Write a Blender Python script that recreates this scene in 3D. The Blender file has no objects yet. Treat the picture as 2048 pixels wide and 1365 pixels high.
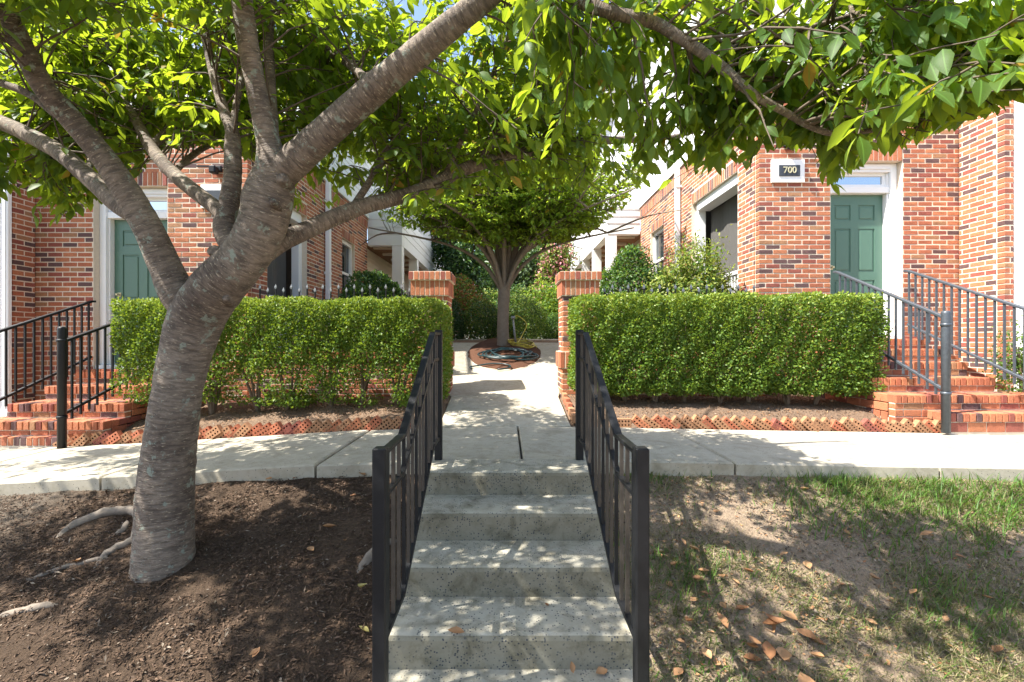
import bpy, math, random
import numpy as np
from mathutils import Vector, Matrix
random.seed(7)
rng = np.random.default_rng(7)
S = bpy.context.scene
COL = S.collection
R = math.radians

# ------------------------------------------------------------------ camera, sky, sun, exposure
CAMZ = 0.9
cam_d = bpy.data.cameras.new('camera')
cam = bpy.data.objects.new('camera', cam_d); COL.objects.link(cam)
cam.location = (0, 0, CAMZ); cam.rotation_euler = (R(90), 0, 0)
cam_d.sensor_width = 36; cam_d.lens = 16; cam_d.shift_x = 0.0049
cam_d.clip_start = 0.05; cam_d.clip_end = 2000
S.camera = cam

SUN_L = Vector((0.53, 0.19, -0.83)).normalized()          # direction in which the light travels
W = bpy.data.worlds.new('World'); S.world = W; W.use_nodes = True
wn = W.node_tree
sky = wn.nodes.new('ShaderNodeTexSky'); sky.sky_type = 'NISHITA'; sky.sun_disc = False
sky.sun_elevation = math.asin(-SUN_L.z)
sky.sun_rotation = math.atan2(-SUN_L.x, -SUN_L.y)
sky.air_density = 1.0; sky.dust_density = 1.6; sky.ozone_density = 1.0
wn.nodes['Background'].inputs['Strength'].default_value = 0.125
wn.links.new(sky.outputs[0], wn.nodes['Background'].inputs['Color'])
sun_d = bpy.data.lights.new('sun', 'SUN'); sun_d.energy = 5.0; sun_d.angle = R(0.53); sun_d.color = (1, 0.95, 0.87)
sun = bpy.data.objects.new('sun', sun_d); COL.objects.link(sun)
sun.rotation_euler = SUN_L.to_track_quat('-Z', 'Y').to_euler(); sun.location = (-6, -2, 9)
S.view_settings.view_transform = 'Standard'; S.view_settings.look = 'None'
S.view_settings.exposure = 1.6; S.view_settings.gamma = 1
S.cycles.max_bounces = 8; S.cycles.diffuse_bounces = 4; S.cycles.transmission_bounces = 5; S.cycles.transparent_max_bounces = 8

F = 910.0; VX = 1014.0; VY = 682.5
def P(px, py, Y):                                           # a point of the place from its bearing and its own distance
    return Vector(((px - VX) * Y / F, Y, CAMZ - (py - VY) * Y / F))
def proj(x, y, z):
    return VX + F * x / y, VY - F * (z - CAMZ) / y

# ------------------------------------------------------------------ materials
MATS = {}
def nt(name):
    m = bpy.data.materials.new(name); m.use_nodes = True
    t = m.node_tree; b = t.nodes['Principled BSDF']
    MATS[name] = m
    return m, t, b
def N(t, kind, **kw):
    n = t.nodes.new(kind)
    for k, v in kw.items(): setattr(n, k, v)
    return n
def coord(t, out='Object', scale=(1, 1, 1)):
    c = N(t, 'ShaderNodeTexCoord'); mp = N(t, 'ShaderNodeMapping'); mp.inputs['Scale'].default_value = scale
    t.links.new(c.outputs[out], mp.inputs[0]); return mp.outputs[0]
def geo_pos(t, scale=(1, 1, 1)):
    c = N(t, 'ShaderNodeNewGeometry'); mp = N(t, 'ShaderNodeMapping'); mp.inputs['Scale'].default_value = scale
    t.links.new(c.outputs['Position'], mp.inputs[0]); return mp.outputs[0]
def noise(t, vec, scale, detail=4, rough=0.6, dist=0):
    n = N(t, 'ShaderNodeTexNoise'); n.inputs['Scale'].default_value = scale; n.inputs['Detail'].default_value = detail
    n.inputs['Roughness'].default_value = rough; n.inputs['Distortion'].default_value = dist
    t.links.new(vec, n.inputs['Vector']); return n.outputs['Fac']
def ramp(t, fac, stops):
    r = N(t, 'ShaderNodeValToRGB'); e = r.color_ramp.elements
    while len(e) < len(stops): e.new(0.5)
    for i, (p, c) in enumerate(stops):
        e[i].position = p; e[i].color = (*c, 1) if len(c) == 3 else c
    t.links.new(fac, r.inputs[0]); return r.outputs[0]
def mix(t, fac, a, b, mode='MIX'):
    n = N(t, 'ShaderNodeMix', data_type='RGBA', blend_type=mode)
    for s, v in ((n.inputs[0], fac), (n.inputs[6], a), (n.inputs[7], b)):
        if hasattr(v, 'is_output'): t.links.new(v, s)
        elif isinstance(v, (int, float)): s.default_value = v
        else: s.default_value = (*v, 1)
    return n.outputs[2]
def bump(t, b, h, strength, dist=0.01):
    n = N(t, 'ShaderNodeBump'); n.inputs['Strength'].default_value = strength; n.inputs['Distance'].default_value = dist
    t.links.new(h, n.inputs['Height']); t.links.new(n.outputs[0], b.inputs['Normal'])
def g(v): return (v, v, v)

def brick_mat(name, c):
    m, t, b = nt(name); v = geo_pos(t)
    n1 = noise(t, v, 9, 3); n2 = noise(t, v, 75, 5, 0.7)
    a = mix(t, n1, tuple(x * 0.72 for x in c), tuple(min(1, x * 1.28) for x in c))
    s = ramp(t, n2, [(0.32, g(0.55)), (0.5, g(1)), (0.75, g(1.25))])
    t.links.new(mix(t, 0.8, a, s, 'MULTIPLY'), b.inputs['Base Color'])
    b.inputs['Roughness'].default_value = 0.88
    bump(t, b, n2, 0.6, 0.006)
    return m
BRICK = [brick_mat('brick_orange', (0.43, 0.158, 0.074)), brick_mat('brick_red', (0.37, 0.118, 0.058)), brick_mat('brick_deep_red', (0.27, 0.078, 0.053)),
         brick_mat('brick_tan', (0.34, 0.17, 0.085)), brick_mat('brick_purple', (0.115, 0.060, 0.056))]
BW = [0.36, 0.30, 0.15, 0.06, 0.13]
def brick_col(): return random.choices(range(5), BW)[0]

def simple(name, c, rough=0.6, metal=0, nscale=0, namp=0.2, bumps=0, bscale=60, spec=None):
    m, t, b = nt(name); b.inputs['Roughness'].default_value = rough; b.inputs['Metallic'].default_value = metal
    if spec is not None: b.inputs['Specular IOR Level'].default_value = spec
    if nscale:
        v = geo_pos(t); n1 = noise(t, v, nscale, 5)
        t.links.new(mix(t, n1, tuple(x * (1 - namp) for x in c), tuple(min(1, x * (1 + namp)) for x in c)), b.inputs['Base Color'])
        if bumps: bump(t, b, noise(t, v, bscale, 3), bumps, 0.004)
    else: b.inputs['Base Color'].default_value = (*c, 1)
    return m
simple('mortar', (0.66, 0.56, 0.44), 0.95, 0, 30, 0.15, 0.4, 200)
simple('white_paint', (0.80, 0.80, 0.79), 0.45, 0, 3, 0.04)
simple('cream_siding', (0.66, 0.58, 0.46), 0.6, 0, 3, 0.06)
simple('door_green', (0.082, 0.165, 0.118), 0.38, 0, 5, 0.07, 0.15, 30)
simple('black_iron', (0.0075, 0.008, 0.0095), 0.5, 0.0, 25, 0.5, 0.25, 90, spec=.3)
simple('worn_iron', (0.055, 0.046, 0.038), 0.5, 0.2, 40, 0.45, 0.2, 90)
simple('grey_iron', (0.075, 0.088, 0.105), 0.45, 0.3, 30, 0.4, 0.25, 90)
simple('finial_metal', (0.16, 0.17, 0.18), 0.45, 0.4)
simple('screen_fabric', (0.085, 0.080, 0.074), 0.8, 0, 6, 0.12, 0.1, 120)
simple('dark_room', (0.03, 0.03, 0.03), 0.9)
simple('slate_plate', (0.045, 0.052, 0.062), 0.5, 0.2, 60, 0.4)
simple('brass_digit', (0.62, 0.55, 0.34), 0.4, 0.5)
simple('lattice_brown', (0.24, 0.12, 0.055), 0.8, 0, 8, 0.3)
simple('shingle_grey', (0.10, 0.10, 0.105), 0.9, 0, 12, 0.3)
simple('hose_green', (0.005, 0.024, 0.026), 0.38, 0, 6, 0.3)
simple('hose_yellow', (0.50, 0.42, 0.05), 0.45)
simple('pipe_grey', (0.30, 0.31, 0.31), 0.5, 0.4)
simple('stem_wood', (0.14, 0.10, 0.065), 0.9, 0, 20, 0.35, 0.5, 80)
simple('twig_wood', (0.10, 0.075, 0.055), 0.9, 0, 20, 0.35)
simple('bark_grey', (0.20, 0.165, 0.13), 0.9, 0, 14, 0.35, 0.6, 60)
m, t, b = nt('glass'); b.inputs['Base Color'].default_value = (0.02, 0.03, 0.04, 1); b.inputs['Roughness'].default_value = 0.05; b.inputs['Specular IOR Level'].default_value = 1.0

m, t, b = nt('sky_glass'); b.inputs['Base Color'].default_value = (0.55, 0.60, 0.66, 1); b.inputs['Metallic'].default_value = 0.9; b.inputs['Roughness'].default_value = 0.04
def concrete(name, c, fleck, fs_=95):
    m, t, b = nt(name); v = geo_pos(t)
    n1 = noise(t, v, 1.6, 5, 0.65); n2 = noise(t, v, 110, 3)
    a = mix(t, n1, tuple(x * 0.80 for x in c), tuple(x * 1.15 for x in c))
    n3 = ramp(t, noise(t, v, 14, 4), [(0.38, (0.80, 0.79, 0.74)), (0.56, g(1))])
    a = mix(t, 0.55, a, n3, 'MULTIPLY')
    vo = N(t, 'ShaderNodeTexVoronoi'); vo.inputs['Scale'].default_value = fs_; t.links.new(v, vo.inputs['Vector'])
    vs = N(t, 'ShaderNodeSeparateColor'); t.links.new(vo.outputs['Color'], vs.inputs[0])
    pick = ramp(t, vs.outputs[0], [(1 - fleck, g(0)), (1 - fleck + 0.02, g(1))])
    near = ramp(t, vo.outputs['Distance'], [(0.25, g(1)), (0.36, g(0))])
    wear = ramp(t, noise(t, v, 5, 4), [(0.36, g(0.15)), (0.52, g(1))])
    f = mix(t, 1.0, mix(t, 1.0, pick, near, 'MULTIPLY'), wear, 'MULTIPLY')
    a = mix(t, f, a, (0.045, 0.05, 0.06))
    if fleck > .2:
        vo2 = N(t, 'ShaderNodeTexVoronoi'); vo2.inputs['Scale'].default_value = 38; t.links.new(v, vo2.inputs['Vector'])
        vs2 = N(t, 'ShaderNodeSeparateColor'); t.links.new(vo2.outputs['Color'], vs2.inputs[0])
        f2 = mix(t, 1.0, ramp(t, vs2.outputs[1], [(.80, g(0)), (.82, g(.8))]), ramp(t, vo2.outputs['Distance'], [(.14, g(1)), (.24, g(0))]), 'MULTIPLY')
        a = mix(t, f2, a, (0.07, 0.075, 0.08))
        a = mix(t, 1.0, a, ramp(t, noise(t, v, 7, 6, .75, .5), [(0.30, (.50, .48, .42)), (0.52, g(1)), (.75, g(1.15))]), 'MULTIPLY')
    else:
        a = mix(t, .8, a, ramp(t, noise(t, v, 3.3, 6, .75, .6), [(0.30, (.62, .60, .53)), (0.50, g(1))]), 'MULTIPLY')
    t.links.new(a, b.inputs['Base Color']); b.inputs['Roughness'].default_value = 0.92
    bump(t, b, n2, 0.35, 0.004)
    return m
concrete('concrete_walk', (0.41, 0.37, 0.29), 0.12)
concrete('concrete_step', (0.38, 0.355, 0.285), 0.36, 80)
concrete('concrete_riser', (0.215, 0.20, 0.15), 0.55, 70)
simple('joint_dirt', (0.07, 0.06, 0.045), 0.95, 0, 20, 0.4)

# ground: dark mulch left of the steps, pale dry soil right of them, brown bed soil behind the walk
m, t, b = nt('ground_soil'); v = geo_pos(t)
sx = N(t, 'ShaderNodeSeparateXYZ'); t.links.new(geo_pos(t), sx.inputs[0])
nb = noise(t, v, 0.9, 5, 0.65); nf = noise(t, v, 26, 6, 0.75); nvf = noise(t, v, 120, 4, 0.7)
dark = mix(t, nf, (0.036, 0.024, 0.016), (0.15, 0.102, 0.068))
tan = mix(t, nf, (0.20, 0.14, 0.095), (0.50, 0.385, 0.27))
bed = mix(t, nf, (0.11, 0.070, 0.046), (0.34, 0.235, 0.16))
def add(a, bv, op='ADD'):
    n = N(t, 'ShaderNodeMath', operation=op)
    for i, x in enumerate((a, bv)):
        if hasattr(x, 'is_output'): t.links.new(x, n.inputs[i])
        else: n.inputs[i].default_value = x
    return n.outputs[0]
xw = add(sx.outputs[0], add(add(nb, 0.5, 'SUBTRACT'), 1.2, 'MULTIPLY'))
fx = ramp(t, add(add(xw, 1.0), 0.5, 'MULTIPLY'), [(0.40, g(0)), (0.62, g(1))])
front = mix(t, fx, dark, tan)
# bare patch by the roots at the far left
fl = ramp(t, add(xw, -3.6, 'SUBTRACT'), [(0.0, g(1)), (0.6, g(0))])
front = mix(t, fl, front, mix(t, nf, (0.09, 0.07, 0.05), (0.22, 0.18, 0.14)))
fy = ramp(t, add(add(sx.outputs[1], 4.0, 'SUBTRACT'), 1.0, 'MULTIPLY'), [(0.2, g(0)), (0.4, g(1))])
c = mix(t, fy, front, bed)
c = mix(t, 0.7, c, ramp(t, nvf, [(0.3, g(0.5)), (0.5, g(1)), (0.7, g(1.4))]), 'MULTIPLY')
t.links.new(c, b.inputs['Base Color']); b.inputs['Roughness'].default_value = 0.97; b.inputs['Specular IOR Level'].default_value = 0.15
bump(t, b, nf, 1.0, 0.05)
simple('mulch_red', (0.085, 0.042, 0.026), 0.95, 0, 40, 0.5, 0.9, 60, spec=0.1)

# bark of the cherry: bands round the limb (UV in metres: u round, v along)
m, t, b = nt('cherry_bark')
c0 = N(t, 'ShaderNodeTexCoord'); mp = N(t, 'ShaderNodeMapping'); mp.inputs['Scale'].default_value = (24, 105, 1); t.links.new(c0.outputs['UV'], mp.inputs[0])
lent = noise(t, mp.outputs[0], 1.0, 5, 0.7, 0.4)
mp2 = N(t, 'ShaderNodeMapping'); mp2.inputs['Scale'].default_value = (11, 50, 1); t.links.new(c0.outputs['UV'], mp2.inputs[0])
band = noise(t, mp2.outputs[0], 1.0, 4, 0.6, 0.6)
v = geo_pos(t)
big = ramp(t, noise(t, v, 3.2, 6, 0.7), [(0.33, g(0)), (0.66, g(1))])
a = mix(t, big, (0.092, 0.062, 0.046), (0.30, 0.24, 0.185))
a = mix(t, ramp(t, band, [(0.38, g(0)), (0.60, g(1))]), mix(t, 1.0, a, g(0.5), 'MULTIPLY'), a)
a = mix(t, ramp(t, lent, [(0.575, g(0)), (0.65, g(0.9))]), a, (0.46, 0.385, 0.28))
lich = ramp(t, noise(t, v, 13, 5, 0.7), [(0.585, g(0)), (0.64, g(0.85))])
a = mix(t, lich, a, (0.27, 0.31, 0.25))
t.links.new(a, b.inputs['Base Color']); b.inputs['Roughness'].default_value = 0.8
hh = mix(t, 0.5, lent, band); bump(t, b, hh, 1.0, 0.022)
simple('root_grey', (0.19, 0.155, 0.12), 0.9, 0, 30, 0.6, 1.0, 40)

def leaf_mat(name, c1, c2, tr, trans=0.45, gloss=0.35, vein=False, odd=None):
    m, t, b = nt(name)
    gi = N(t, 'ShaderNodeNewGeometry'); oi = N(t, 'ShaderNodeObjectInfo')
    s = N(t, 'ShaderNodeMath', operation='ADD'); t.links.new(gi.outputs['Random Per Island'], s.inputs[0]); t.links.new(oi.outputs['Random'], s.inputs[1])
    fr = N(t, 'ShaderNodeMath', operation='FRACT'); t.links.new(s.outputs[0], fr.inputs[0])
    rnd = fr.outputs[0]
    a = mix(t, rnd, c1, c2)
    tcol = mix(t, rnd, tuple(x * 0.75 for x in tr), tr)
    if odd:
        o = ramp(t, rnd, [(0.988, g(0)), (0.99, g(1))]); a = mix(t, o, a, odd); tcol = mix(t, o, tcol, odd)
    if vein:
        uv = N(t, 'ShaderNodeTexCoord'); sp = N(t, 'ShaderNodeSeparateXYZ'); t.links.new(uv.outputs['UV'], sp.inputs[0])
        def mth(op, x, y=0.0):
            n = N(t, 'ShaderNodeMath', operation=op)
            for i, q in enumerate((x, y)):
                if hasattr(q, 'is_output'): t.links.new(q, n.inputs[i])
                else: n.inputs[i].default_value = q
            return n.outputs[0]
        ax = mth('ABSOLUTE', mth('SUBTRACT', sp.outputs[0], 0.5))
        mid = ramp(t, ax, [(0.012, g(1)), (0.035, g(0))])
        w = mth('FRACT', mth('MULTIPLY', mth('SUBTRACT', sp.outputs[1], mth('MULTIPLY', ax, 0.8)), 9.0))
        side = ramp(t, w, [(0.0, g(0.55)), (0.12, g(0)), (0.9, g(0)), (1.0, g(0.55))])
        vv = mix(t, 1.0, mid, side, 'LIGHTEN')
        a = mix(t, vv, a, tuple(min(1, x * 2.0) for x in c2)); tcol = mix(t, vv, tcol, tuple(x * 0.6 for x in tr))
    d = N(t, 'ShaderNodeBsdfPrincipled'); d.inputs['Roughness'].default_value = gloss; d.inputs['Specular IOR Level'].default_value = 0.28
    t.links.new(a, d.inputs['Base Color'])
    tl = N(t, 'ShaderNodeBsdfTranslucent'); t.links.new(tcol, tl.inputs[0])
    ms = N(t, 'ShaderNodeMixShader'); ms.inputs[0].default_value = trans
    t.links.new(d.outputs[0], ms.inputs[1]); t.links.new(tl.outputs[0], ms.inputs[2])
    out = t.nodes['Material Output']; t.links.new(ms.outputs[0], out.inputs[0]); t.nodes.remove(b)
    return m
leaf_mat('leaf_cherry', (0.022, 0.062, 0.012), (0.05, 0.11, 0.02), (0.54, 0.70, 0.035), 0.45, 0.52, True, (0.36, 0.22, 0.03))
leaf_mat('leaf_mid', (0.075, 0.165, 0.02), (0.14, 0.235, 0.03), (0.52, 0.68, 0.05), 0.48, 0.42, False, (0.36, 0.26, 0.03))
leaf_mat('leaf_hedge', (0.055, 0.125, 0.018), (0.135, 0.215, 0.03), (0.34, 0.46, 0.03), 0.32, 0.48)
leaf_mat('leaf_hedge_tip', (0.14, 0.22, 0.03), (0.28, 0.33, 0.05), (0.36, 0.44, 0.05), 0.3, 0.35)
leaf_mat('leaf_dark', (0.018, 0.052, 0.016), (0.038, 0.085, 0.022), (0.12, 0.22, 0.03), 0.2, 0.35)
leaf_mat('leaf_green', (0.04, 0.10, 0.018), (0.09, 0.17, 0.03), (0.25, 0.40, 0.04), 0.32, 0.45)
leaf_mat('leaf_blue', (0.06, 0.11, 0.05), (0.16, 0.22, 0.11), (0.22, 0.32, 0.10), 0.25, 0.5)
leaf_mat('leaf_yellow', (0.13, 0.18, 0.035), (0.28, 0.30, 0.07), (0.40, 0.44, 0.06), 0.3, 0.5)
leaf_mat('leaf_red', (0.22, 0.05, 0.025), (0.34, 0.13, 0.05), (0.45, 0.14, 0.05), 0.3, 0.5)
leaf_mat('flower_pink', (0.55, 0.18, 0.22), (0.62, 0.33, 0.30), (0.6, 0.25, 0.25), 0.3, 0.6)
leaf_mat('leaf_dry', (0.24, 0.11, 0.05), (0.48, 0.28, 0.14), (0.35, 0.15, 0.05), 0.15, 0.7)
leaf_mat('leaf_fallen_yellow', (0.52, 0.44, 0.14), (0.55, 0.47, 0.2), (0.5, 0.4, 0.1), 0.15, 0.6)
leaf_mat('grass_green', (0.05, 0.125, 0.02), (0.11, 0.21, 0.035), (0.25, 0.4, 0.04), 0.3, 0.5)
leaf_mat('grass_dry', (0.22, 0.18, 0.09), (0.40, 0.33, 0.19), (0.4, 0.33, 0.16), 0.25, 0.7)
leaf_mat('grass_olive', (0.075, 0.095, 0.025), (0.17, 0.165, 0.06), (0.3, 0.3, 0.07), 0.25, 0.6)
leaf_mat('chip_bark', (0.034, 0.021, 0.013), (0.14, 0.088, 0.056), (0.1, 0.05, 0.03), 0.03, 0.8)
leaf_mat('chip_grey', (0.10, 0.08, 0.06), (0.28, 0.225, 0.17), (0.1, 0.05, 0.03), 0.03, 0.8)
M = MATS

# ------------------------------------------------------------------ helpers
def mesh(name, verts, faces, mats, fm=None, smooth=False, uvs=None):
    me = bpy.data.meshes.new(name)
    me.from_pydata([tuple(v) for v in verts], [], faces)
    for m in (mats if isinstance(mats, (list, tuple)) else [mats]): me.materials.append(M[m] if isinstance(m, str) else m)
    if fm is not None: me.polygons.foreach_set('material_index', np.asarray(fm, dtype=np.int32))
    if smooth: me.polygons.foreach_set('use_smooth', np.ones(len(me.polygons), dtype=bool))
    if uvs is not None:
        l = me.uv_layers.new(name='UVMap'); l.data.foreach_set('uv', np.asarray(uvs, dtype=np.float32).ravel())
    me.update(); return me
def link(name, data, parent=None, loc=None, kind=None):
    o = bpy.data.objects.new(name, data); COL.objects.link(o)
    if parent is not None: o.parent = parent
    if loc is not None: o.location = loc
    if kind: o['kind'] = kind
    return o
def tag(o, label, cat, group=None):
    o['label'] = label; o['category'] = cat
    if group: o['group'] = group
    return o
def thing(name, label, cat, loc=(0, 0, 0), group=None):
    o = bpy.data.objects.new(name, None); COL.objects.link(o); o.location = loc; o.empty_display_size = 0.1
    return tag(o, label, cat, group)
class MB:
    """collects shapes in world coordinates into one mesh"""
    def __init__(s): s.v = []; s.f = []; s.m = []; s.uv = []
    def add(s, vs, fs, mi=0):
        o = len(s.v); s.v += [tuple(v) for v in vs]; s.f += [tuple(i + o for i in f) for f in fs]; s.m += [mi] * len(fs)
    def box(s, x0, x1, y0, y1, z0, z1, mi=0, c=0.0):
        vs, fs = cbox(abs(x1 - x0), abs(y1 - y0), abs(z1 - z0), c)
        cx, cy, cz = (x0 + x1) / 2, (y0 + y1) / 2, (z0 + z1) / 2
        s.add([(a + cx, b_ + cy, d + cz) for a, b_, d in vs], fs, mi)
    def beam(s, p, q, w, h, mi=0, c=0.0, up=(0, 0, 1)):
        p = Vector(p); q = Vector(q); d = q - p; L = d.length; d.normalize()
        u = Vector(up)
        if abs(d.dot(u)) > 0.99: u = Vector((0, 1, 0))
        sd = d.cross(u).normalized(); uu = sd.cross(d).normalized()
        vs, fs = cbox(w, L, h, c); mid = (p + q) / 2
        s.add([mid + sd * a + d * b_ + uu * e for a, b_, e in vs], fs, mi)
    def build(s, name, mats, parent=None, smooth=False, kind=None):
        org = parent.matrix_basis.translation if parent is not None else Vector()
        p = parent
        while p is not None and p.parent is not None: p = p.parent; org = org + p.matrix_basis.translation
        me = mesh(name, [(v[0] - org.x, v[1] - org.y, v[2] - org.z) for v in s.v], s.f, mats, s.m, smooth)
        return link(name, me, parent, kind=kind)
def cbox(a, b_, c_, ch=0.0):
    x, y, z = a / 2, b_ / 2, c_ / 2
    if ch <= 0:
        vs = [(i, j, k) for i in (-x, x) for j in (-y, y) for k in (-z, z)]
        return vs, [(0, 1, 3, 2), (4, 6, 7, 5), (0, 4, 5, 1), (2, 3, 7, 6), (0, 2, 6, 4), (1, 5, 7, 3)]
    ch = min(ch, x * 0.9, y * 0.9, z * 0.9)
    vs = []; idx = {}
    for sx_ in (-1, 1):
        for sy in (-1, 1):
            for sz in (-1, 1):
                for ax in range(3):
                    p = [sx_ * x, sy * y, sz * z]
                    for k in range(3):
                        if k != ax: p[k] -= (sx_, sy, sz)[k] * ch
                    idx[(sx_, sy, sz, ax)] = len(vs); vs.append(tuple(p))
    fs = []
    for ax in range(3):
        o1, o2 = (ax + 1) % 3, (ax + 2) % 3
        for s_ in (-1, 1):
            def key(u_, w_):
                k = [0, 0, 0]; k[ax] = s_; k[o1] = u_; k[o2] = w_; return tuple(k)
            q = [idx[(*key(-1, -1), ax)], idx[(*key(1, -1), ax)], idx[(*key(1, 1), ax)], idx[(*key(-1, 1), ax)]]
            fs.append(tuple(q if s_ > 0 else q[::-1]))
    for ax in range(3):                                      # edge strips
        o1, o2 = (ax + 1) % 3, (ax + 2) % 3
        for u_ in (-1, 1):
            for w_ in (-1, 1):
                def key(s_):
                    k = [0, 0, 0]; k[ax] = s_; k[o1] = u_; k[o2] = w_; return tuple(k)
                q = [idx[(*key(-1), o1)], idx[(*key(1), o1)], idx[(*key(1), o2)], idx[(*key(-1), o2)]]
                fs.append(tuple(q if u_ * w_ > 0 else q[::-1]))
    for sx_ in (-1, 1):
        for sy in (-1, 1):
            for sz in (-1, 1):
                q = [idx[(sx_, sy, sz, k)] for k in range(3)]
                fs.append(tuple(q if sx_ * sy * sz > 0 else q[::-1]))
    return vs, fs
def catmull(pts, n=6):
    pts = [Vector(p) for p in pts]; out = []
    for i in range(len(pts) - 1):
        p0 = pts[max(i - 1, 0)]; p1 = pts[i]; p2 = pts[i + 1]; p3 = pts[min(i + 2, len(pts) - 1)]
        for k in range(n):
            u = k / n
            out.append(0.5 * ((2 * p1) + (p2 - p0) * u + (2 * p0 - 5 * p1 + 4 * p2 - p3) * u * u + (3 * p1 - p0 - 3 * p2 + p3) * u ** 3))
    out.append(pts[-1]); return out
def lerp_list(vals, n):
    out = []
    for i in range(len(vals) - 1):
        for k in range(n): out.append(vals[i] + (vals[i + 1] - vals[i]) * k / n)
    out.append(vals[-1]); return out
def tube_geo(pts, rad, sides=12, wob=0.0, cap=True):
    pts = [Vector(p) for p in pts]; n = len(pts); vs = []; fs = []; uv = []
    ref = Vector((0, 0, 1)); d0 = (pts[1] - pts[0]).normalized()
    if abs(d0.dot(ref)) > 0.9: ref = Vector((1, 0, 0))
    x = d0.cross(ref).normalized(); L = 0; vl = []
    for i, p in enumerate(pts):
        d = (pts[min(i + 1, n - 1)] - pts[max(i - 1, 0)]).normalized()
        x = (x - d * x.dot(d)).normalized(); y = d.cross(x)
        if i: L += (p - pts[i - 1]).length
        vl.append(L)
        for k in range(sides):
            a = 2 * math.pi * k / sides
            r = rad[i] * (1 + wob * (math.sin(3 * a + i * 0.35) * 0.5 + math.sin(2 * a - i * 0.21 + 1) * 0.5 + random.uniform(-.25, .25)))
            vs.append(p + (x * math.cos(a) + y * math.sin(a)) * r)
    for i in range(n - 1):
        for k in range(sides):
            k2 = (k + 1) % sides
            fs.append((i * sides + k, i * sides + k2, (i + 1) * sides + k2, (i + 1) * sides + k))
            c = 2 * math.pi * rad[min(i, n - 1)]
            u0, u1 = k / sides * c, (k + 1) / sides * c
            uv += [(u0, vl[i]), (u1, vl[i]), (u1, vl[i + 1]), (u0, vl[i + 1])]
    if cap:
        fs.append(tuple(range(sides))[::-1]); uv += [(0, 0)] * sides
        fs.append(tuple((n - 1) * sides + k for k in range(sides))); uv += [(0, 0)] * sides
    return vs, fs, uv
def tube(name, pts, rad, mat, parent=None, sides=12, wob=0.0, kind=None):
    vs, fs, uv = tube_geo(pts, rad if isinstance(rad, (list, tuple)) else [rad] * len(pts), sides, wob)
    org = parent.location if parent is not None else Vector()
    return link(name, mesh(name, [v - org for v in vs], fs, mat, None, True, uv), parent, kind=kind)

# instanced leaves, blades and chips joined into one mesh
LEAF_V = np.array([(0, 0, 0), (0, .28, 0), (0, .58, 0), (0, .82, 0), (0, 1, 0), (-.17, .26, .05), (-.235, .52, .07), (-.13, .80, .03), (.17, .26, .05), (.235, .52, .07), (.13, .80, .03)], float)
LEAF_V[:, 2] -= 0.26 * LEAF_V[:, 1] ** 2
LEAF_T = np.array([(0, 1, 5), (1, 6, 5), (1, 2, 6), (2, 7, 6), (2, 3, 7), (3, 4, 7), (0, 8, 1), (1, 8, 9), (1, 9, 2), (2, 9, 10), (2, 10, 3), (3, 10, 4)])
LEAF_UV = np.stack([LEAF_V[:, 0] * 1.5 + 0.5, LEAF_V[:, 1]], 1)
LEAF6_V = np.array([(0, 0, 0), (-.25, .4, .05), (-.16, .78, .02), (0, 1, -.12), (.16, .78, .02), (.25, .4, .05), (0, .5, -.03)], float)
LEAF6_T = np.array([(0, 6, 1), (1, 6, 2), (2, 6, 3), (3, 6, 4), (4, 6, 5), (5, 6, 0)])
LEAF2_V = np.array([(0, 0, 0), (-.30, .5, .08), (0, 1, -.08), (.30, .5, .08)], float)
LEAF2_T = np.array([(0, 2, 1), (0, 3, 2)])
BLADE_V = np.array([(-.5, 0, 0), (.5, 0, 0), (-.35, .06, .55), (.35, .06, .55), (0, .30, 1)], float)
BLADE_T = np.array([(0, 1, 3), (0, 3, 2), (2, 3, 4)])
def frames(dirs, ups):
    d = dirs / np.linalg.norm(dirs, axis=1, keepdims=True)
    x = np.cross(d, ups); nx = np.linalg.norm(x, axis=1, keepdims=True); x = np.where(nx < 1e-6, np.array([1, 0, 0]), x / np.maximum(nx, 1e-6))
    z = np.cross(x, d)
    return np.stack([x, d, z], axis=2)                        # columns: side, along, up
def scatter(name, tv, tt, pos, rot, scale, mats, mi=None, uvt=None, parent=None, kind='stuff', smooth=False):
    n = len(pos); k = len(tv)
    sc = np.asarray(scale, float)
    if sc.ndim == 1: sc = np.repeat(sc[:, None], 3, 1)
    v = np.einsum('nij,nkj->nki', rot, tv[None] * sc[:, None, :]) + pos[:, None, :]
    if parent is not None: v = v - np.array(parent.location)
    tri = (tt[None] + (np.arange(n) * k)[:, None, None]).reshape(-1, 3)
    me = bpy.data.meshes.new(name)
    me.vertices.add(n * k); me.vertices.foreach_set('co', v.astype(np.float32).ravel())
    nf = len(tri); me.loops.add(nf * 3); me.loops.foreach_set('vertex_index', tri.astype(np.int32).ravel())
    me.polygons.add(nf); me.polygons.foreach_set('loop_start', np.arange(0, nf * 3, 3, dtype=np.int32))
    for m_ in mats: me.materials.append(M[m_])
    if mi is not None: me.polygons.foreach_set('material_index', np.repeat(np.asarray(mi, np.int32), len(tt)))
    if smooth: me.polygons.foreach_set('use_smooth', np.ones(nf, dtype=bool))
    if uvt is not None:
        l = me.uv_layers.new(name='UVMap'); u = np.tile(uvt[tt].reshape(1, -1, 2), (n, 1, 1)); l.data.foreach_set('uv', u.astype(np.float32).ravel())
    me.update(calc_edges=True); me.validate()
    o = link(name, me, parent, kind=kind)
    if parent is None: tag(o, *STUFF[name])
    return o
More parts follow.
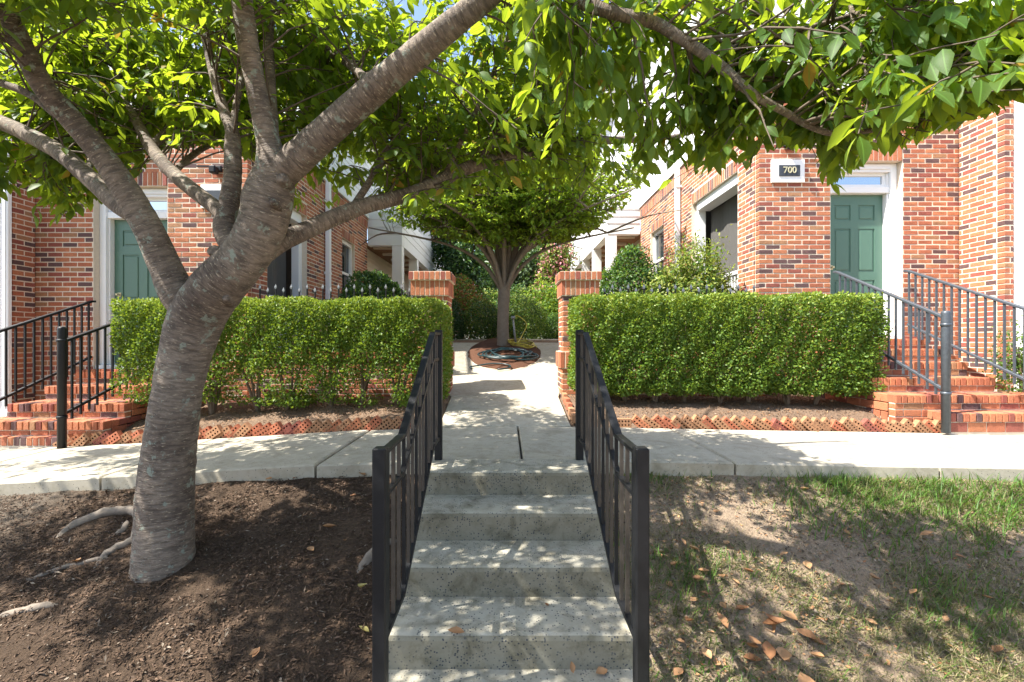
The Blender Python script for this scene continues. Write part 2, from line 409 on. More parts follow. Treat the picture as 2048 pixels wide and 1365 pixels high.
STUFF = {'bark_mulch': ('dark shredded bark mulch round the leaning cherry tree', 'mulch'), 'bed_litter': ('brown leaf crumbs in the beds under the clipped hedges', 'litter'),
         'grass': ('green grass tufts on the bank right of the steps', 'grass'), 'clover': ('low green clover among dry leaves by the near railing post', 'clover'), 'tall_grass': ('longer bright grass along the edge of the walk', 'grass'),
         'dry_grass': ('matted dry straw coloured grass on the bank', 'grass'), 'soil_crumbs': ('soil crumbs and dry bits on the bare bank', 'soil')}
def rand_dirs(n):
    v = rng.normal(size=(n, 3)); return v / np.linalg.norm(v, axis=1, keepdims=True)

# ------------------------------------------------------------------ lie of the land
def sx_walk(x):                                              # cross fall of the public walk
    if x >= 0: return -0.0175 * x
    return float(np.interp(-x, [0, 1.5, 3.9, 6, 12], [0, -.046, -.185, -.28, -.5]))
def path_z(y): return max(0.0, min(0.95, 0.16 * (y - 4.95)))
def gz(x, y):
    s = sx_walk(x)
    if y < 3.55:
        k = float(np.interp(x, [-1.2, -0.5, 0.6], [0.36, 0.44, 0.44]))
        z = s - 0.085 - k * max(0, 3.5 - y)
        z += .05 * math.exp(-((x + 2.13) ** 2 + (y - 2.58) ** 2) / .035) - .02 * math.exp(-((x + 1.72) ** 2 + (y - 2.85) ** 2) / .03)
        return max(z, -0.86 + 0.02 * math.sin(x))
    if y < 4.85: return s - 0.10
    if abs(x) < .80 and y < 7.4: return path_z(y) - .05
    if y < 6.1: return s - 0.035 + float(np.interp(y, [4.85, 4.95, 5.4, 6.1], [0, .02, .205, .24]))
    a = s + 0.205
    c = path_z(y) - 0.022
    w = min(1, (y - 6.1) / .35)
    if abs(x) > 4.2: return a
    return a * (1 - w) + c * w
xs = np.concatenate([[-900, -300, -90, -30, -14], np.arange(-9, 9.01, 0.09), [14, 30, 90, 300, 900]])
ys = np.concatenate([[-300, -90, -30, -10, -4, -1], np.arange(0, 6.4, 0.09), np.arange(6.6, 13, 0.3), [15, 20, 30, 60, 150, 400, 1200]])
gv = []; 
for y in ys:
    for x in xs:
        r = 0.0
        if abs(x) < 9 and 0 < y < 6.2: r = 0.012 * math.sin(x * 7.3 + y * 3.1) * math.sin(y * 6.1 - x * 2.7) + random.uniform(-.006, .006)
        gv.append((x, y, gz(x, y) + r))
nx_ = len(xs)
gf = [(j * nx_ + i, j * nx_ + i + 1, (j + 1) * nx_ + i + 1, (j + 1) * nx_ + i) for j in range(len(ys) - 1) for i in range(nx_ - 1)]
link('ground', mesh('ground', gv, gf, 'ground_soil', None, True), kind='structure')

# public walk: bedding plus slabs with joints between
sw = link('sidewalk', mesh('sidewalk', *(lambda X: ([(x, y, sx_walk(x) - 0.05) for y in (3.50, 4.84) for x in X], [(i, i + 1, len(X) + i + 1, len(X) + i) for i in range(len(X) - 1)]))(list(np.arange(-13, 13.1, 0.5))), 'joint_dirt'), kind='structure')
jx = [-12.4, -10.85, -9.3, -7.75, -6.2, -4.7, -3.1, -1.46, 0.115, 1.74, 3.30, 4.9, 6.5, 8.1, 9.7, 11.3, 12.9]
def slab(poly, thick, name, parent, mat, ch=0.012):
    """a slab from a quad outline (list of (x, y, z top)), with a rounded upper arris"""
    n = len(poly); cx = sum(p[0] for p in poly) / n; cy = sum(p[1] for p in poly) / n
    top = []; 
    for (x, y, z) in poly:
        dx, dy = cx - x, cy - y
        top.append((x + math.copysign(min(ch, abs(dx)), dx), y + math.copysign(min(ch, abs(dy)), dy), z))
    vs = top + [(x, y, z - ch * 0.8) for x, y, z in poly] + [(x, y, z - thick) for x, y, z in poly]
    fs = [tuple(range(n))]
    for r_ in range(2):
        for i in range(n):
            j = (i + 1) % n; fs.append((r_ * n + i, (r_ + 1) * n + i, (r_ + 1) * n + j, r_ * n + j))
    return link(name, mesh(name, vs, fs, mat), parent)
for a, c_ in zip(jx[:-1], jx[1:]):
    xa, xb = a + 0.009, c_ - 0.009
    dz = random.uniform(-.003, .003)
    k = 5; xx = [xa + (xb - xa) * i / k for i in range(k + 1)]
    poly = [(x, 3.47, sx_walk(x) + dz) for x in xx] + [(x, 4.84, sx_walk(x) + dz) for x in xx[::-1]]
    slab(poly, 0.125, 'slab', sw, 'concrete_walk', 0.014)

# courtyard path up to the planted island
pw = link('garden_path', mesh('garden_path', [(-.66, 4.87, -.06), (.66, 4.87, -.06), (.66, 6.9, path_z(6.9) - .06), (-.66, 6.9, path_z(6.9) - .06)], [(0, 1, 2, 3)], 'joint_dirt'), kind='structure')
py_ = [4.855, 6.02, 7.25, 8.6, 9.9, 11.2, 12.6, 14.5, 18]
pwid = [(.70, .70), (.72, .70), (1.25, .95), (1.75, 1.45), (1.9, 1.75), (2.0, 1.9), (2.0, 2.0), (2.0, 2.0), (2.0, 2.0)]
for i in range(len(py_) - 1):
    y0, y1 = py_[i] + .006, py_[i + 1] - .006
    (l0, r0), (l1, r1) = pwid[i], pwid[i + 1]
    slab([(-l0 - .02, y0, path_z(y0)), (r0 - .02, y0, path_z(y0)), (r1 - .02, y1, path_z(y1)), (-l1 - .02, y1, path_z(y1))], 0.1, 'slab', pw, 'concrete_walk', 0.01)

# ------------------------------------------------------------------ concrete steps down to the street
steps = thing('concrete_steps', 'worn concrete steps with dark pebble flecks between the black railings', 'steps', (0.016, 2.4, -0.8))
nose = [(3.455, 3.125, 0.0), (3.13, 2.80, -.158), (2.805, 2.473, -.330), (2.478, 2.154, -.494), (2.16, 1.82, -.66), (1.83, 0.9, -.80)]
for i, (yb, yf, zt) in enumerate(nose):
    hw = 0.585; pr = []
    zb = nose[i + 1][2] - 0.012 if i + 1 < len(nose) else -1.0
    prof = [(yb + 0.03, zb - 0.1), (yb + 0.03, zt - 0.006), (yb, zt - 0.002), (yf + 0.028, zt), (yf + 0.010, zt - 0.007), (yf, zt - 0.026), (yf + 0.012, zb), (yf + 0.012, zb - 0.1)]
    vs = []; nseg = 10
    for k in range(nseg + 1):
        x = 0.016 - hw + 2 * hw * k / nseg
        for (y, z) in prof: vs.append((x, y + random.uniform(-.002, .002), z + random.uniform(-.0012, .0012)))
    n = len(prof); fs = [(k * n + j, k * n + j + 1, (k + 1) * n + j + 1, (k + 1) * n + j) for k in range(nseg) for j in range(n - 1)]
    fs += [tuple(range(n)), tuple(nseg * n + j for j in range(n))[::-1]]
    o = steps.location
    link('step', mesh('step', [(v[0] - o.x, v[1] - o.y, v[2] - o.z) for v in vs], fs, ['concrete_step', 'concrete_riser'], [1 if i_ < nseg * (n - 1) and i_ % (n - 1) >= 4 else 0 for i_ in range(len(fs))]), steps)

# black railings either side of the steps
def step_rail(X, label):
    root = thing('step_railing', label, 'railing', (X, 2.68, -0.3), 'black railings of the concrete steps')
    near, far = 1.878, 3.47
    mb = MB(); mb.box(X - .028, X + .028, near - .028, near + .028, -0.92, .462, 0, .006); mb.build('post', 'black_iron', root)
    mb = MB(); mb.box(X - .028, X + .028, far - .028, far + .028, -0.06, .985, 0, .006); mb.build('post', 'black_iron', root)
    def bend(dz): return [(near + .02, .43 + dz), (2.27, .43 + dz), (3.2, .955 + dz), (far - .02, .955 + dz)]
    def rail(dz, w, h, nm, mat):
        mb = MB(); b_ = bend(dz)
        for (y0, z0), (y1, z1) in zip(b_[:-1], b_[1:]):
            mb.beam((X, y0 - .004, z0), (X, y1 + .004, z1), w, h, 0, .003)
        mb.build(nm, mat, root)
    rail(0, .042, .018, 'top_rail', 'black_iron'); rail(-.19, .026, .022, 'middle_rail', 'black_iron'); rail(-.79, .030, .026, 'bottom_rail', 'black_iron')
    n = 14
    for i in range(n):
        y = near + (far - near) * (i + 1) / (n + 1)
        zt = float(np.interp(y, [2.27, 3.2], [.43, .955]))
        mb = MB(); mb.box(X - .008, X + .008, y - .008, y + .008, zt - .785, zt - .010, 0, 0); mb.build('baluster', 'worn_iron' if i % 3 else 'black_iron', root)
step_rail(-.522, 'black iron railing on the tree side of the concrete steps')
step_rail(.553, 'black iron railing on the grass side of the concrete steps')

# ------------------------------------------------------------------ bricks
BRICKMESH = {}
def brick_mesh(L, H, D, var):
    key = (round(L, 3), round(H, 3), round(D, 3), var)
    if key not in BRICKMESH:
        vs, fs = cbox(L, D, H, 0.004)
        rr = random.Random(hash(key) & 0xffff)
        j = 0.0016
        vs = [(x + rr.uniform(-j, j), y + rr.uniform(-j, j), z + rr.uniform(-j, j)) for x, y, z in vs]
        me = bpy.data.meshes.new('brick'); me.from_pydata(vs, [], fs); me.materials.append(BRICK[0]); me.update()
        BRICKMESH[key] = (me, vs, fs)
    return BRICKMESH[key]
def behind_hedge(px, py): return (1130 < px < 1785 and 585 < py < 812) or (230 < px < 900 and 595 < py < 830)
class Bricks:
    def __init__(s): s.b = []
    def add(s, c, L, H, D, ang, col=None, out=0.0):
        c = Vector(c); nrm = Vector((math.sin(ang), -math.cos(ang), 0))
        c = c - nrm * (out + random.uniform(-.0015, .0015))
        face = c + nrm * D / 2
        score = 0
        if face.y > 0.5:
            px, py = proj(*face); vis = -20 < px < 2068 and -20 < py < 1385
            dot = -(face - Vector((0, 0, CAMZ))).normalized().dot(nrm)
            if vis and dot > 0.02:
                score = L * H / face.y ** 2 * dot
                if face.y > 5.6 and behind_hedge(px, py): score *= 0.1
                if py < 190: score *= 0.3
        s.b.append((score, c, L, H, D, ang, brick_col() if col is None else col))
    def build(s, parent, most=300):
        s.b.sort(key=lambda r: -r[0]); org = parent.location
        for r in s.b[:most]:
            _, c, L, H, D, ang, col = r
            me = brick_mesh(L, H, D, random.randrange(3))[0]
            o = link('brick', me, parent); o.location = c - org; o.rotation_euler = (0, 0, ang)
            o.material_slots[0].link = 'OBJECT'; o.material_slots[0].material = BRICK[col]
        rest = s.b[most:]
        if rest:
            mb = MB()
            for _, c, L, H, D, ang, col in rest:
                _, vs, fs = brick_mesh(L, H, D, random.randrange(3)); ca, sa = math.cos(ang), math.sin(ang)
                mb.add([(c.x + x * ca - y * sa, c.y + x * sa + y * ca, c.z + z) for x, y, z in vs], fs, col)
            mb.build('brickwork', BRICK, parent, kind='stuff')
CP, BL = 0.0677, 0.203
def panel(bs, core, p0, ang, length, z0, z1, openings=(), phase=0.0, D=0.09, cp=CP, thick=0.2, soldier=False):
    u = Vector((math.cos(ang), math.sin(ang), 0)); n = Vector((math.sin(ang), -math.cos(ang), 0)); p0 = Vector((p0[0], p0[1], 0))
    if soldier:
        k = max(1, round(length / CP)); w = length / k
        for i in range(k): bs.add(p0 + u * (w * (i + .5)) - n * D / 2 + Vector((0, 0, (z0 + z1) / 2)), w - .010, z1 - z0 - .010, D, ang)
    else:
        k = max(1, round((z1 - z0) / cp)); h = (z1 - z0) / k
        for i in range(k):
            z = z0 + h * (i + .5)
            spans = [(0.0, length)]
            for (s0, s1, za, zb) in openings:
                if za < z < zb:
                    ns = []
                    for a, c_ in spans:
                        if s1 <= a or s0 >= c_: ns.append((a, c_)); continue
                        if s0 > a: ns.append((a, s0))
                        if s1 < c_: ns.append((s1, c_))
                    spans = ns
            off = phase + (BL / 2 if i % 2 else 0)
            for a, c_ in spans:
                s = math.floor((a - off) / BL) * BL + off
                while s < c_:
                    q0, q1 = max(s, a), min(s + BL, c_)
                    if q1 - q0 > 0.035:
                        bs.add(p0 + u * ((q0 + q1) / 2) - n * D / 2 + Vector((0, 0, z)), q1 - q0 - .0115, h - .0125, D, ang)
                    s += BL
    # mortar body behind the faces
    es = sorted({0.0, length, *[o[0] for o in openings], *[o[1] for o in openings]})
    zs = sorted({z0, z1, *[max(z0, min(z1, o[2])) for o in openings], *[max(z0, min(z1, o[3])) for o in openings]})
    for a, c_ in zip(es[:-1], es[1:]):
        for za, zb in zip(zs[:-1], zs[1:]):
            if c_ - a < .005 or zb - za < .005: continue
            if any(o[0] <= (a + c_) / 2 <= o[1] and o[2] <= (za + zb) / 2 <= o[3] for o in openings): continue
            a2, c2 = (a + .0125 if a == 0 else a), (c_ - .0125 if c_ == length else c_)
            vs = []
            for d in (0.0035, thick):
                for s_ in (a2, c2):
                    for z in (za, zb): q = p0 + u * s_ - n * d; vs.append((q.x, q.y, z))
            core.add(vs, [(0, 1, 3, 2), (4, 6, 7, 5), (0, 4, 5, 1), (2, 3, 7, 6), (0, 2, 6, 4), (1, 5, 7, 3)])

def siding(mb, face, c0, a0, a1, z0, z1, nrm, mi=0, ex=0.115):
    """lapped boards on a wall plane: face 'x' (wall x = c0) or 'y' (wall y = c0), outward sign nrm"""
    k = max(1, round((z1 - z0) / ex)); h = (z1 - z0) / k
    for i in range(k):
        za, zb = z0 + i * h, z0 + (i + 1) * h - .001
        o0, o1 = c0 + nrm * .018, c0 + nrm * .004
        if face == 'x': vs = [(o0, a0, za), (o0, a1, za), (o1, a1, zb), (o1, a0, zb), (c0 - nrm * .02, a0, za), (c0 - nrm * .02, a1, za)]
        else: vs = [(a0, o0, za), (a1, o0, za), (a1, o1, zb), (a0, o1, zb), (a0, c0 - nrm * .02, za), (a1, c0 - nrm * .02, za)]
        mb.add(vs, [(0, 1, 2, 3), (0, 4, 5, 1)], mi)

# ------------------------------------------------------------------ the two facing brick buildings
def text_mesh(body, size, depth):
    cu = bpy.data.curves.new('txt', 'FONT'); cu.body = body; cu.size = size; cu.extrude = depth; cu.align_x = 'CENTER'; cu.align_y = 'CENTER'; cu.bevel_depth = 0.0012
    ob = bpy.data.objects.new('txt', cu); COL.objects.link(ob)
    dg = bpy.context.evaluated_depsgraph_get(); me = bpy.data.meshes.new_from_object(ob.evaluated_get(dg))
    bpy.data.objects.remove(ob); return me

def building(m, Yf, dz, Ya, Yb, Yc, Yd, Yend, Yds, label, xo=0.0, plen=.59, pdx=.13):
    root = thing('brick_building', label, 'building', (m * 4.5, Yf + 2, 0.2 + dz))
    org = root.location; ZR = 8.6 if m > 0 else 6.3
    bs = Bricks(); core = MB()
    A = (lambda x: m * x)
    def bx(mb, x0, x1, y0, y1, z0, z1, mi=0, c=0.0): mb.box(min(m * x0, m * x1), max(m * x0, m * x1), y0, y1, z0 + dz, z1 + dz, mi, c)
    def front(x0, x1, Y, z0, z1, op=(), **kw):
        if m > 0: panel(bs, core, (x0, Y), 0, x1 - x0, z0 + dz, z1 + dz, [(a - x0, c_ - x0, za + dz, zb + dz) for a, c_, za, zb in op], **kw)
        else: panel(bs, core, (-x1, Y), 0, x1 - x0, z0 + dz, z1 + dz, [(x1 - c_, x1 - a, za + dz, zb + dz) for a, c_, za, zb in op], **kw)
    def side(x, y0, y1, z0, z1, op=(), **kw):
        if m > 0: panel(bs, core, (x, y1), -math.pi / 2, y1 - y0, z0 + dz, z1 + dz, [(y1 - c_, y1 - a, za + dz, zb + dz) for a, c_, za, zb in op], **kw)
        else: panel(bs, core, (-x, y0), math.pi / 2, y1 - y0, z0 + dz, z1 + dz, [(a - y0, c_ - y0, za + dz, zb + dz) for a, c_, za, zb in op], **kw)
    x0, x1, xp = 3.52, 4.53 + xo, 6.314 + xo; pil = xp + pdx
    d0, d1 = 4.53 + xo, 5.537 + xo
    ZB, ZT = 4.13, 4.33
    front(x0, xp + .15, Yf, 0.1, ZB, [(d0, d1, 0.9, 3.62)])
    front(d0 + .004, d1 - .004, Yf, 3.42, 3.62, soldier=True)
    front(x0, xp, Yf - .012, ZB, ZT, soldier=True, D=.1)
    front(x0, xp, Yf - .02, ZT, ZT + .06, D=.1)
    side(x0, Yf + .10, Yend, 0.1, ZB, [(Ya, Yb, 0.75, 3.70), (Yc, Yd, 2.1, 3.73)])
    side(x0, Ya + .004, Yb - .004, 3.50, 3.70, soldier=True)
    side(x0, Yc + .004, Yd - .004, 3.53, 3.73, soldier=True)
    side(x0 - .012, Yf + .10, Yend, ZB, ZT, soldier=True, D=.1)
    side(x0 - .02, Yf + .10, Yend, ZT, ZT + .06, D=.1)
    side(xp, Yf - plen + .10, Yf - .004, -0.2, ZB, phase=.05)
    side(xp - .012, Yf - plen + .09, Yf - .03, ZB, ZT, soldier=True, D=.1)
    front(xp, xp + .13, Yf - plen, -0.2, ZB, phase=-.02)
    front(xp, xp + .13, Yf - plen - .012, ZB, ZT, soldier=True, D=.1)
    core.build('wall', 'mortar', root)
    bs.build(root, 300)
    # white corner pilaster
    mb = MB(); yp = Yf - plen - .05; bx(mb, pil, pil + .95, yp, yp + .3 if pdx > 0 else yp + .05 + .0, .2, 4.5, 0, .006); bx(mb, pil - .02, pil + .97, yp - .03, yp, .2, .42, 0, .004)
    for i in range(4): bx(mb, pil + .03 + i * .07, pil + .045 + i * .07, yp - .012, yp, .45, 4.4)
    mb.build('pilaster', 'white_paint', root)
    # door with casing, transom and six panels
    yd = Yf + .20
    mb = MB()
    for a, c_ in ((d0 + .003, d0 + .055), (d1 - .092, d1 - .003)): bx(mb, a, c_, Yf + .09, Yf + .26, .98, 3.418, 0, .004)
    bx(mb, d0 + .055, d1 - .092, Yf + .09, Yf + .26, 3.30, 3.418, 0, .004)
    bx(mb, d0 + .055, d1 - .092, Yf + .11, Yf + .26, 3.01, 3.095, 0, .004)
    for a, c_ in ((d0 + .055, d0 + .075), (d1 - .115, d1 - .092)): bx(mb, a, c_, Yf + .13, Yf + .26, .98, 3.30, 0, .003)
    bx(mb, d0 + .055, d1 - .10, Yf + .075, Yf + .085, 3.335, 3.40, 0, .003)
    cas = mb.build('door_frame', 'white_paint', root)
    mb = MB(); bx(mb, d0 + .12, d1 - .16, yd - .03, yd - .01, 3.14, 3.26); mb.build('transom_pane', 'sky_glass', cas)
    mb = MB()
    for q in ((d0 + .075, d1 - .115, 3.095, 3.14), (d0 + .075, d1 - .115, 3.26, 3.30), (d0 + .075, d0 + .12, 3.14, 3.26), (d1 - .16, d1 - .115, 3.14, 3.26)): bx(mb, q[0], q[1], yd - .05, yd, q[2], q[3])
    mb.build('transom_sash', 'white_paint', cas)
    door = MB(); da, db = d0 + .078, d1 - .118; zlo, zhi = 1.0, 3.006
    w = db - da
    px_ = [(da + .115, da + w / 2 - .055), (da + w / 2 + .055, db - .115)]
    pz = [(zlo + .22, zlo + .78), (zlo + .90, zlo + 1.52), (zlo + 1.64, zlo + 1.86)]
    # stiles and rails round sunk panels
    ex = [da] + [v for p in px_ for v in p] + [db]; ez = [zlo] + [v for p in pz for v in p] + [zhi]
    for i in range(len(ex) - 1):
        for j in range(len(ez) - 1):
            hole = i % 2 == 1 and j % 2 == 1
            bx(door, ex[i], ex[i + 1], yd + (.012 if hole else 0), yd + .045, ez[j], ez[j + 1])
    dr = door.build('door', 'door_green', root)
    for (a, c_) in px_:
        for (za, zb) in pz:
            mb = MB(); bx(mb, a + .022, c_ - .022, yd + .001, yd + .02, za + .022, zb - .022, 0, .009); mb.build('panel', 'door_green', dr)
    hx = db - .07 if m < 0 else da + .07
    mb = MB(); bx(mb, hx - .025, hx + .025, yd - .008, yd, 1.93, 1.99, 0, .003); bx(mb, hx - .014, hx + .014, yd - .06, yd - .008, 1.945, 1.975, 0, .006); mb.build('handle', 'brass_digit', dr)
    mb = MB(); bx(mb, d0 + .003, d1 - .003, Yf + .02, Yf + .3, .93, .978, 0, .004); mb.build('threshold', 'white_paint', root)
    # number plaque
    pq = MB(); bx(pq, 3.69, 4.15, Yf - .03, Yf + .0, 3.11, 3.43, 0, .004); pl = pq.build('number_plaque', 'white_paint', root)
    mb = MB(); bx(mb, 3.785, 4.08, Yf - .042, Yf - .028, 3.195, 3.35, 0, .004); mb.build('plate', 'slate_plate', pl)
    if m > 0:
        tm = text_mesh('700', .125, .004); tm.materials.clear(); tm.materials.append(M['brass_digit'])
        to = link('digits', tm, pl); to.location = Vector((3.9325, Yf - .046, 3.2725 + dz)) - org; to.rotation_euler = (R(90), 0, 0)
    mb = MB(); bx(mb, 3.86, 3.98, Yf - .05, Yf, 3.60, 3.68, 0, .01); bx(mb, 3.88, 3.97, Yf - .15, Yf - .05, 3.55, 3.65, 0, .015); bx(mb, 3.98, 4.18, Yf - .07, Yf - .05, 3.655, 3.675); mb.build('wall_lamp', 'black_iron', root)
    # porch opening in the side wall: white frame, fabric screen, railing
    fr = MB()
    bx(fr, x0 + .09, x0 + .22, Ya, Ya + .10, .75, 3.5, 0, .004); bx(fr, x0 + .09, x0 + .22, Yb - .12, Yb, .75, 3.5, 0, .004)
    bx(fr, x0 + .05, x0 + .30, Ya + .1, Yb - .12, 3.34, 3.498, 0, .004); bx(fr, x0 + .05, x0 + .30, Ya + .1, Yb - .12, .75, .86, 0, .004)
    fo = fr.build('porch_opening_frame', 'white_paint', root)
    mb = MB()
    nseg = 14; vs = []; 
    for i in range(nseg + 1):
        y = Ya + .1 + (Yb - .22 - Ya) * i / nseg
        for j in range(8):
            z = .86 + (3.34 - .86) * j / 7
            vs.append((m * (x0 + .33 + .018 * math.sin(i * 1.1 + j * .4) + random.uniform(-.003, .003)), y, z + dz))
    mb.add(vs, [(i * 8 + j, i * 8 + j + 1, (i + 1) * 8 + j + 1, (i + 1) * 8 + j) for i in range(nseg) for j in range(7)])
    mb.build('screen', 'screen_fabric', fo)
    mb = MB(); bx(mb, x0 + .12, x0 + .19, Ya + .1, Yb - .12, 1.96, 2.02, 0, .006); bx(mb, x0 + .13, x0 + .18, Ya + .1, Yb - .12, 1.08, 1.13, 0, .004); rl = mb.build('porch_rail', 'white_paint', root)
    y = Ya + .17
    while y < Yb - .15:
        mb = MB(); bx(mb, x0 + .14, x0 + .17, y - .014, y + .014, 1.13, 1.96); mb.build('baluster', 'white_paint', rl); y += .10
    # side window with sash and blinds
    wf = MB()
    bx(wf, x0 + .07, x0 + .16, Yc, Yc + .06, 2.1, 3.53, 0, .003); bx(wf, x0 + .07, x0 + .16, Yd - .06, Yd, 2.1, 3.53, 0, .003)
    bx(wf, x0 + .07, x0 + .16, Yc + .06, Yd - .06, 3.45, 3.53, 0, .003); bx(wf, x0 + .05, x0 + .17, Yc + .06, Yd - .06, 2.1, 2.17, 0, .003); bx(wf, x0 + .09, x0 + .15, Yc + .06, Yd - .06, 2.79, 2.84)
    wo = wf.build('window_frame', 'white_paint', root)
    mb = MB(); bx(mb, x0 + .125, x0 + .135, Yc + .06, Yd - .06, 2.17, 3.45); mb.build('pane', 'glass', wo)
    # downspout
    mb = MB(); bx(mb, x0 - .11, x0 - .02, Yds - .045, Yds + .045, .3, 4.7, 0, .01)
    for z in (1.2, 2.6, 4.0): bx(mb, x0 - .115, x0 + .0, Yds - .055, Yds + .055, z, z + .04)
    mb.build('downspout', 'white_paint', root)
    # upper storey: white lapped siding, balcony over the entrance
    Yu = Yf + 2.25
    mb = MB()
    siding(mb, 'x', m * x0, Yu, Yend + 8.2, ZT + .22 + dz, ZR + dz, -m)
    siding(mb, 'y', Yu, min(m * x0, m * 9.5), max(m * x0, m * 9.5), ZT + .22 + dz, ZR + dz, -1)
    siding(mb, 'x', m * xp, Yf - .6, Yu - .02, ZT + .22 + dz, ZR + dz, -m)
    siding(mb, 'y', Yf - .6, min(m * (xp + .03), m * 10), max(m * (xp + .03), m * 10), ZT + .22 + dz, ZR + dz, -1)
    mb.build('siding', 'white_paint', root)
    mb = MB()
    bx(mb, x0 - .03, xp - .02, Yf - .05, Yf + .18, ZT + .064, ZT + .21, 0, .004)
    bx(mb, x0 - .05, x0 + .15, Yf + .18, Yend, ZT + .064, ZT + .21, 0, .004)
    bx(mb, xp - .04, xp + .16, Yf - .66, Yf - .05, ZT + .01, ZT + .20, 0, .004)
    bx(mb, x0 + .15, xp - .04, Yf + .18, Yu, ZT + .03, ZT + .10)
    bx(mb, x0 - .035, x0 + .1, Yu - .1, Yu - .022, ZT + .215, ZR, 0, .004)
    mb.build('trim', 'white_paint', root)
    rb = MB(); bx(rb, x0 + .06, xp - .05, Yf + .02, Yf + .09, 5.42, 5.48, 0, .004); bx(rb, x0 + .06, xp - .05, Yf + .03, Yf + .08, ZT + .30, ZT + .35)
    bx(rb, x0 + .02, x0 + .08, Yf + .1, Yu - .1, 5.42, 5.48, 0, .004); bx(rb, x0 + .03, x0 + .07, Yf + .1, Yu - .1, ZT + .30, ZT + .35)
    bx(rb, x0 - .01, x0 + .10, Yf + .0, Yf + .10, ZT + .215, 5.56, 0, .004)
    rr = rb.build('balcony_rail', 'white_paint', root)
    x = x0 + .18
    while x < xp - .1:
        mb = MB(); bx(mb, x - .016, x + .016, Yf + .04, Yf + .07, ZT + .35, 5.42); mb.build('baluster', 'white_paint', rr); x += .115
    y = Yf + .2
    while y < Yu - .12:
        mb = MB(); bx(mb, x0 + .035, x0 + .065, y - .016, y + .016, ZT + .35, 5.42); mb.build('baluster', 'white_paint', rr); y += .115
    # two-level porch further back
    xq = 2.65; Y1 = Yend + 8.0
    mb = MB()
    bx(mb, xq, x0 - .005, Yend + .02, Yend + .22, 3.72, 4.0, 0, .004); bx(mb, xq - .002, xq + .2, Yend + .23, Y1, 3.72, 4.0, 0, .004)
    for i, (za, zb, o) in enumerate(((4.0, 4.18, .012), (4.18, 4.36, .024), (4.36, 4.56, .036))):
        bx(mb, xq - o, x0 - .006, Yend + .02 - o, Yend + .21, za + .002, zb, 0, .003); bx(mb, xq - o, xq + .19, Yend + .214, Y1 + .01 * i, za + .002, zb, 0, .003)
    mb.build('porch_beam', 'white_paint', root)
    for yc in (Yend + .15, Yend + 2.1, Yend + 4.05, Yend + 6.0, Yend + 7.85):
        mb = MB(); bx(mb, xq + .005, xq + .255, yc - .12, yc + .13, .6, 3.72, 0, .006); bx(mb, xq - .01, xq + .27, yc - .135, yc + .145, .6, .8, 0, .004); mb.build('porch_column', 'white_paint', root)
    mb = MB(); bx(mb, xq + .2, x0 + .3, Yend + .23, Y1, 3.80, 3.84); mb.build('porch_ceiling', 'lattice_brown', root)
    mb = MB(); y = Yend + .5
    while y < Y1: bx(mb, xq + .2, x0, y, y + .09, 3.735, 3.80); y += .9
    mb.build('ceiling_joists', 'cream_siding', root)
    mb = MB(); siding(mb, 'x', m * (x0 + .25), Yend + .02, Y1, .6 + dz, 3.8 + dz, -m); bx(mb, x0 + .03, x0 + .28, Yend - .02, Yend + .02, .3, 4.3); mb.build('porch_wall', 'cream_siding', root)
    mb = MB(); bx(mb, xq + .0, xq + .06, Yend + .1, Y1, 5.5, 5.56, 0, .004); bx(mb, xq + .06, x0 - .02, Yend + .08, Yend + .14, 5.5, 5.56, 0, .004); pr = mb.build('upper_rail', 'white_paint', root)
    y = Yend + .2
    while y < Y1:
        mb = MB(); bx(mb, xq + .01, xq + .05, y - .018, y + .018, 4.56, 5.5); mb.build('baluster', 'white_paint', pr); y += .14
    x = xq + .15
    while x < x0 - .05:
        mb = MB(); bx(mb, x - .018, x + .018, Yend + .09, Yend + .13, 4.56, 5.5); mb.build('baluster', 'white_paint', pr); x += .14
    # roof, floors and a closed back so that light does not leak in
    mb = MB()
    bx(mb, x0 - .45, 11, Yu - .35, Yend + 8.3, ZR, ZR + .15); mb.build('eaves', 'white_paint', root)
    mb = MB(); X0, X1, Ya_, Yb_ = m * (x0 - .5), m * 11, Yu - .4, Yend + 8.4; xm = (X0 + X1) / 2
    zz = ZR + .152 + dz
    mb.add([(X0, Ya_, zz), (X1, Ya_, zz), (X1, Yb_, zz), (X0, Yb_, zz), (xm, Ya_ + 2.5, zz + 1.0), (xm, Yb_ - 2.5, zz + 1.0)], [(0, 1, 4), (1, 2, 5, 4), (2, 3, 5), (3, 0, 4, 5)])
    mb.build('roof', 'shingle_grey', root)
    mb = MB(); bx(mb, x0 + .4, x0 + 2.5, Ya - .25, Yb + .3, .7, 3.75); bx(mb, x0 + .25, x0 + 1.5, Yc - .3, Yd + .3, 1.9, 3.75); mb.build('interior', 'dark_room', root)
    return root
building(1, 6.37, 0.0, 6.95, 8.68, 10.23, 11.16, 12.0, 9.22, 'brick building with the number plaque and green door behind the full green hedge')
building(-1, 6.19, -.41, 6.69, 8.01, 9.73, 10.53, 11.47, 8.8, 'brick building with green door partly hidden by the leaning cherry tree', .09, .40, -.11)

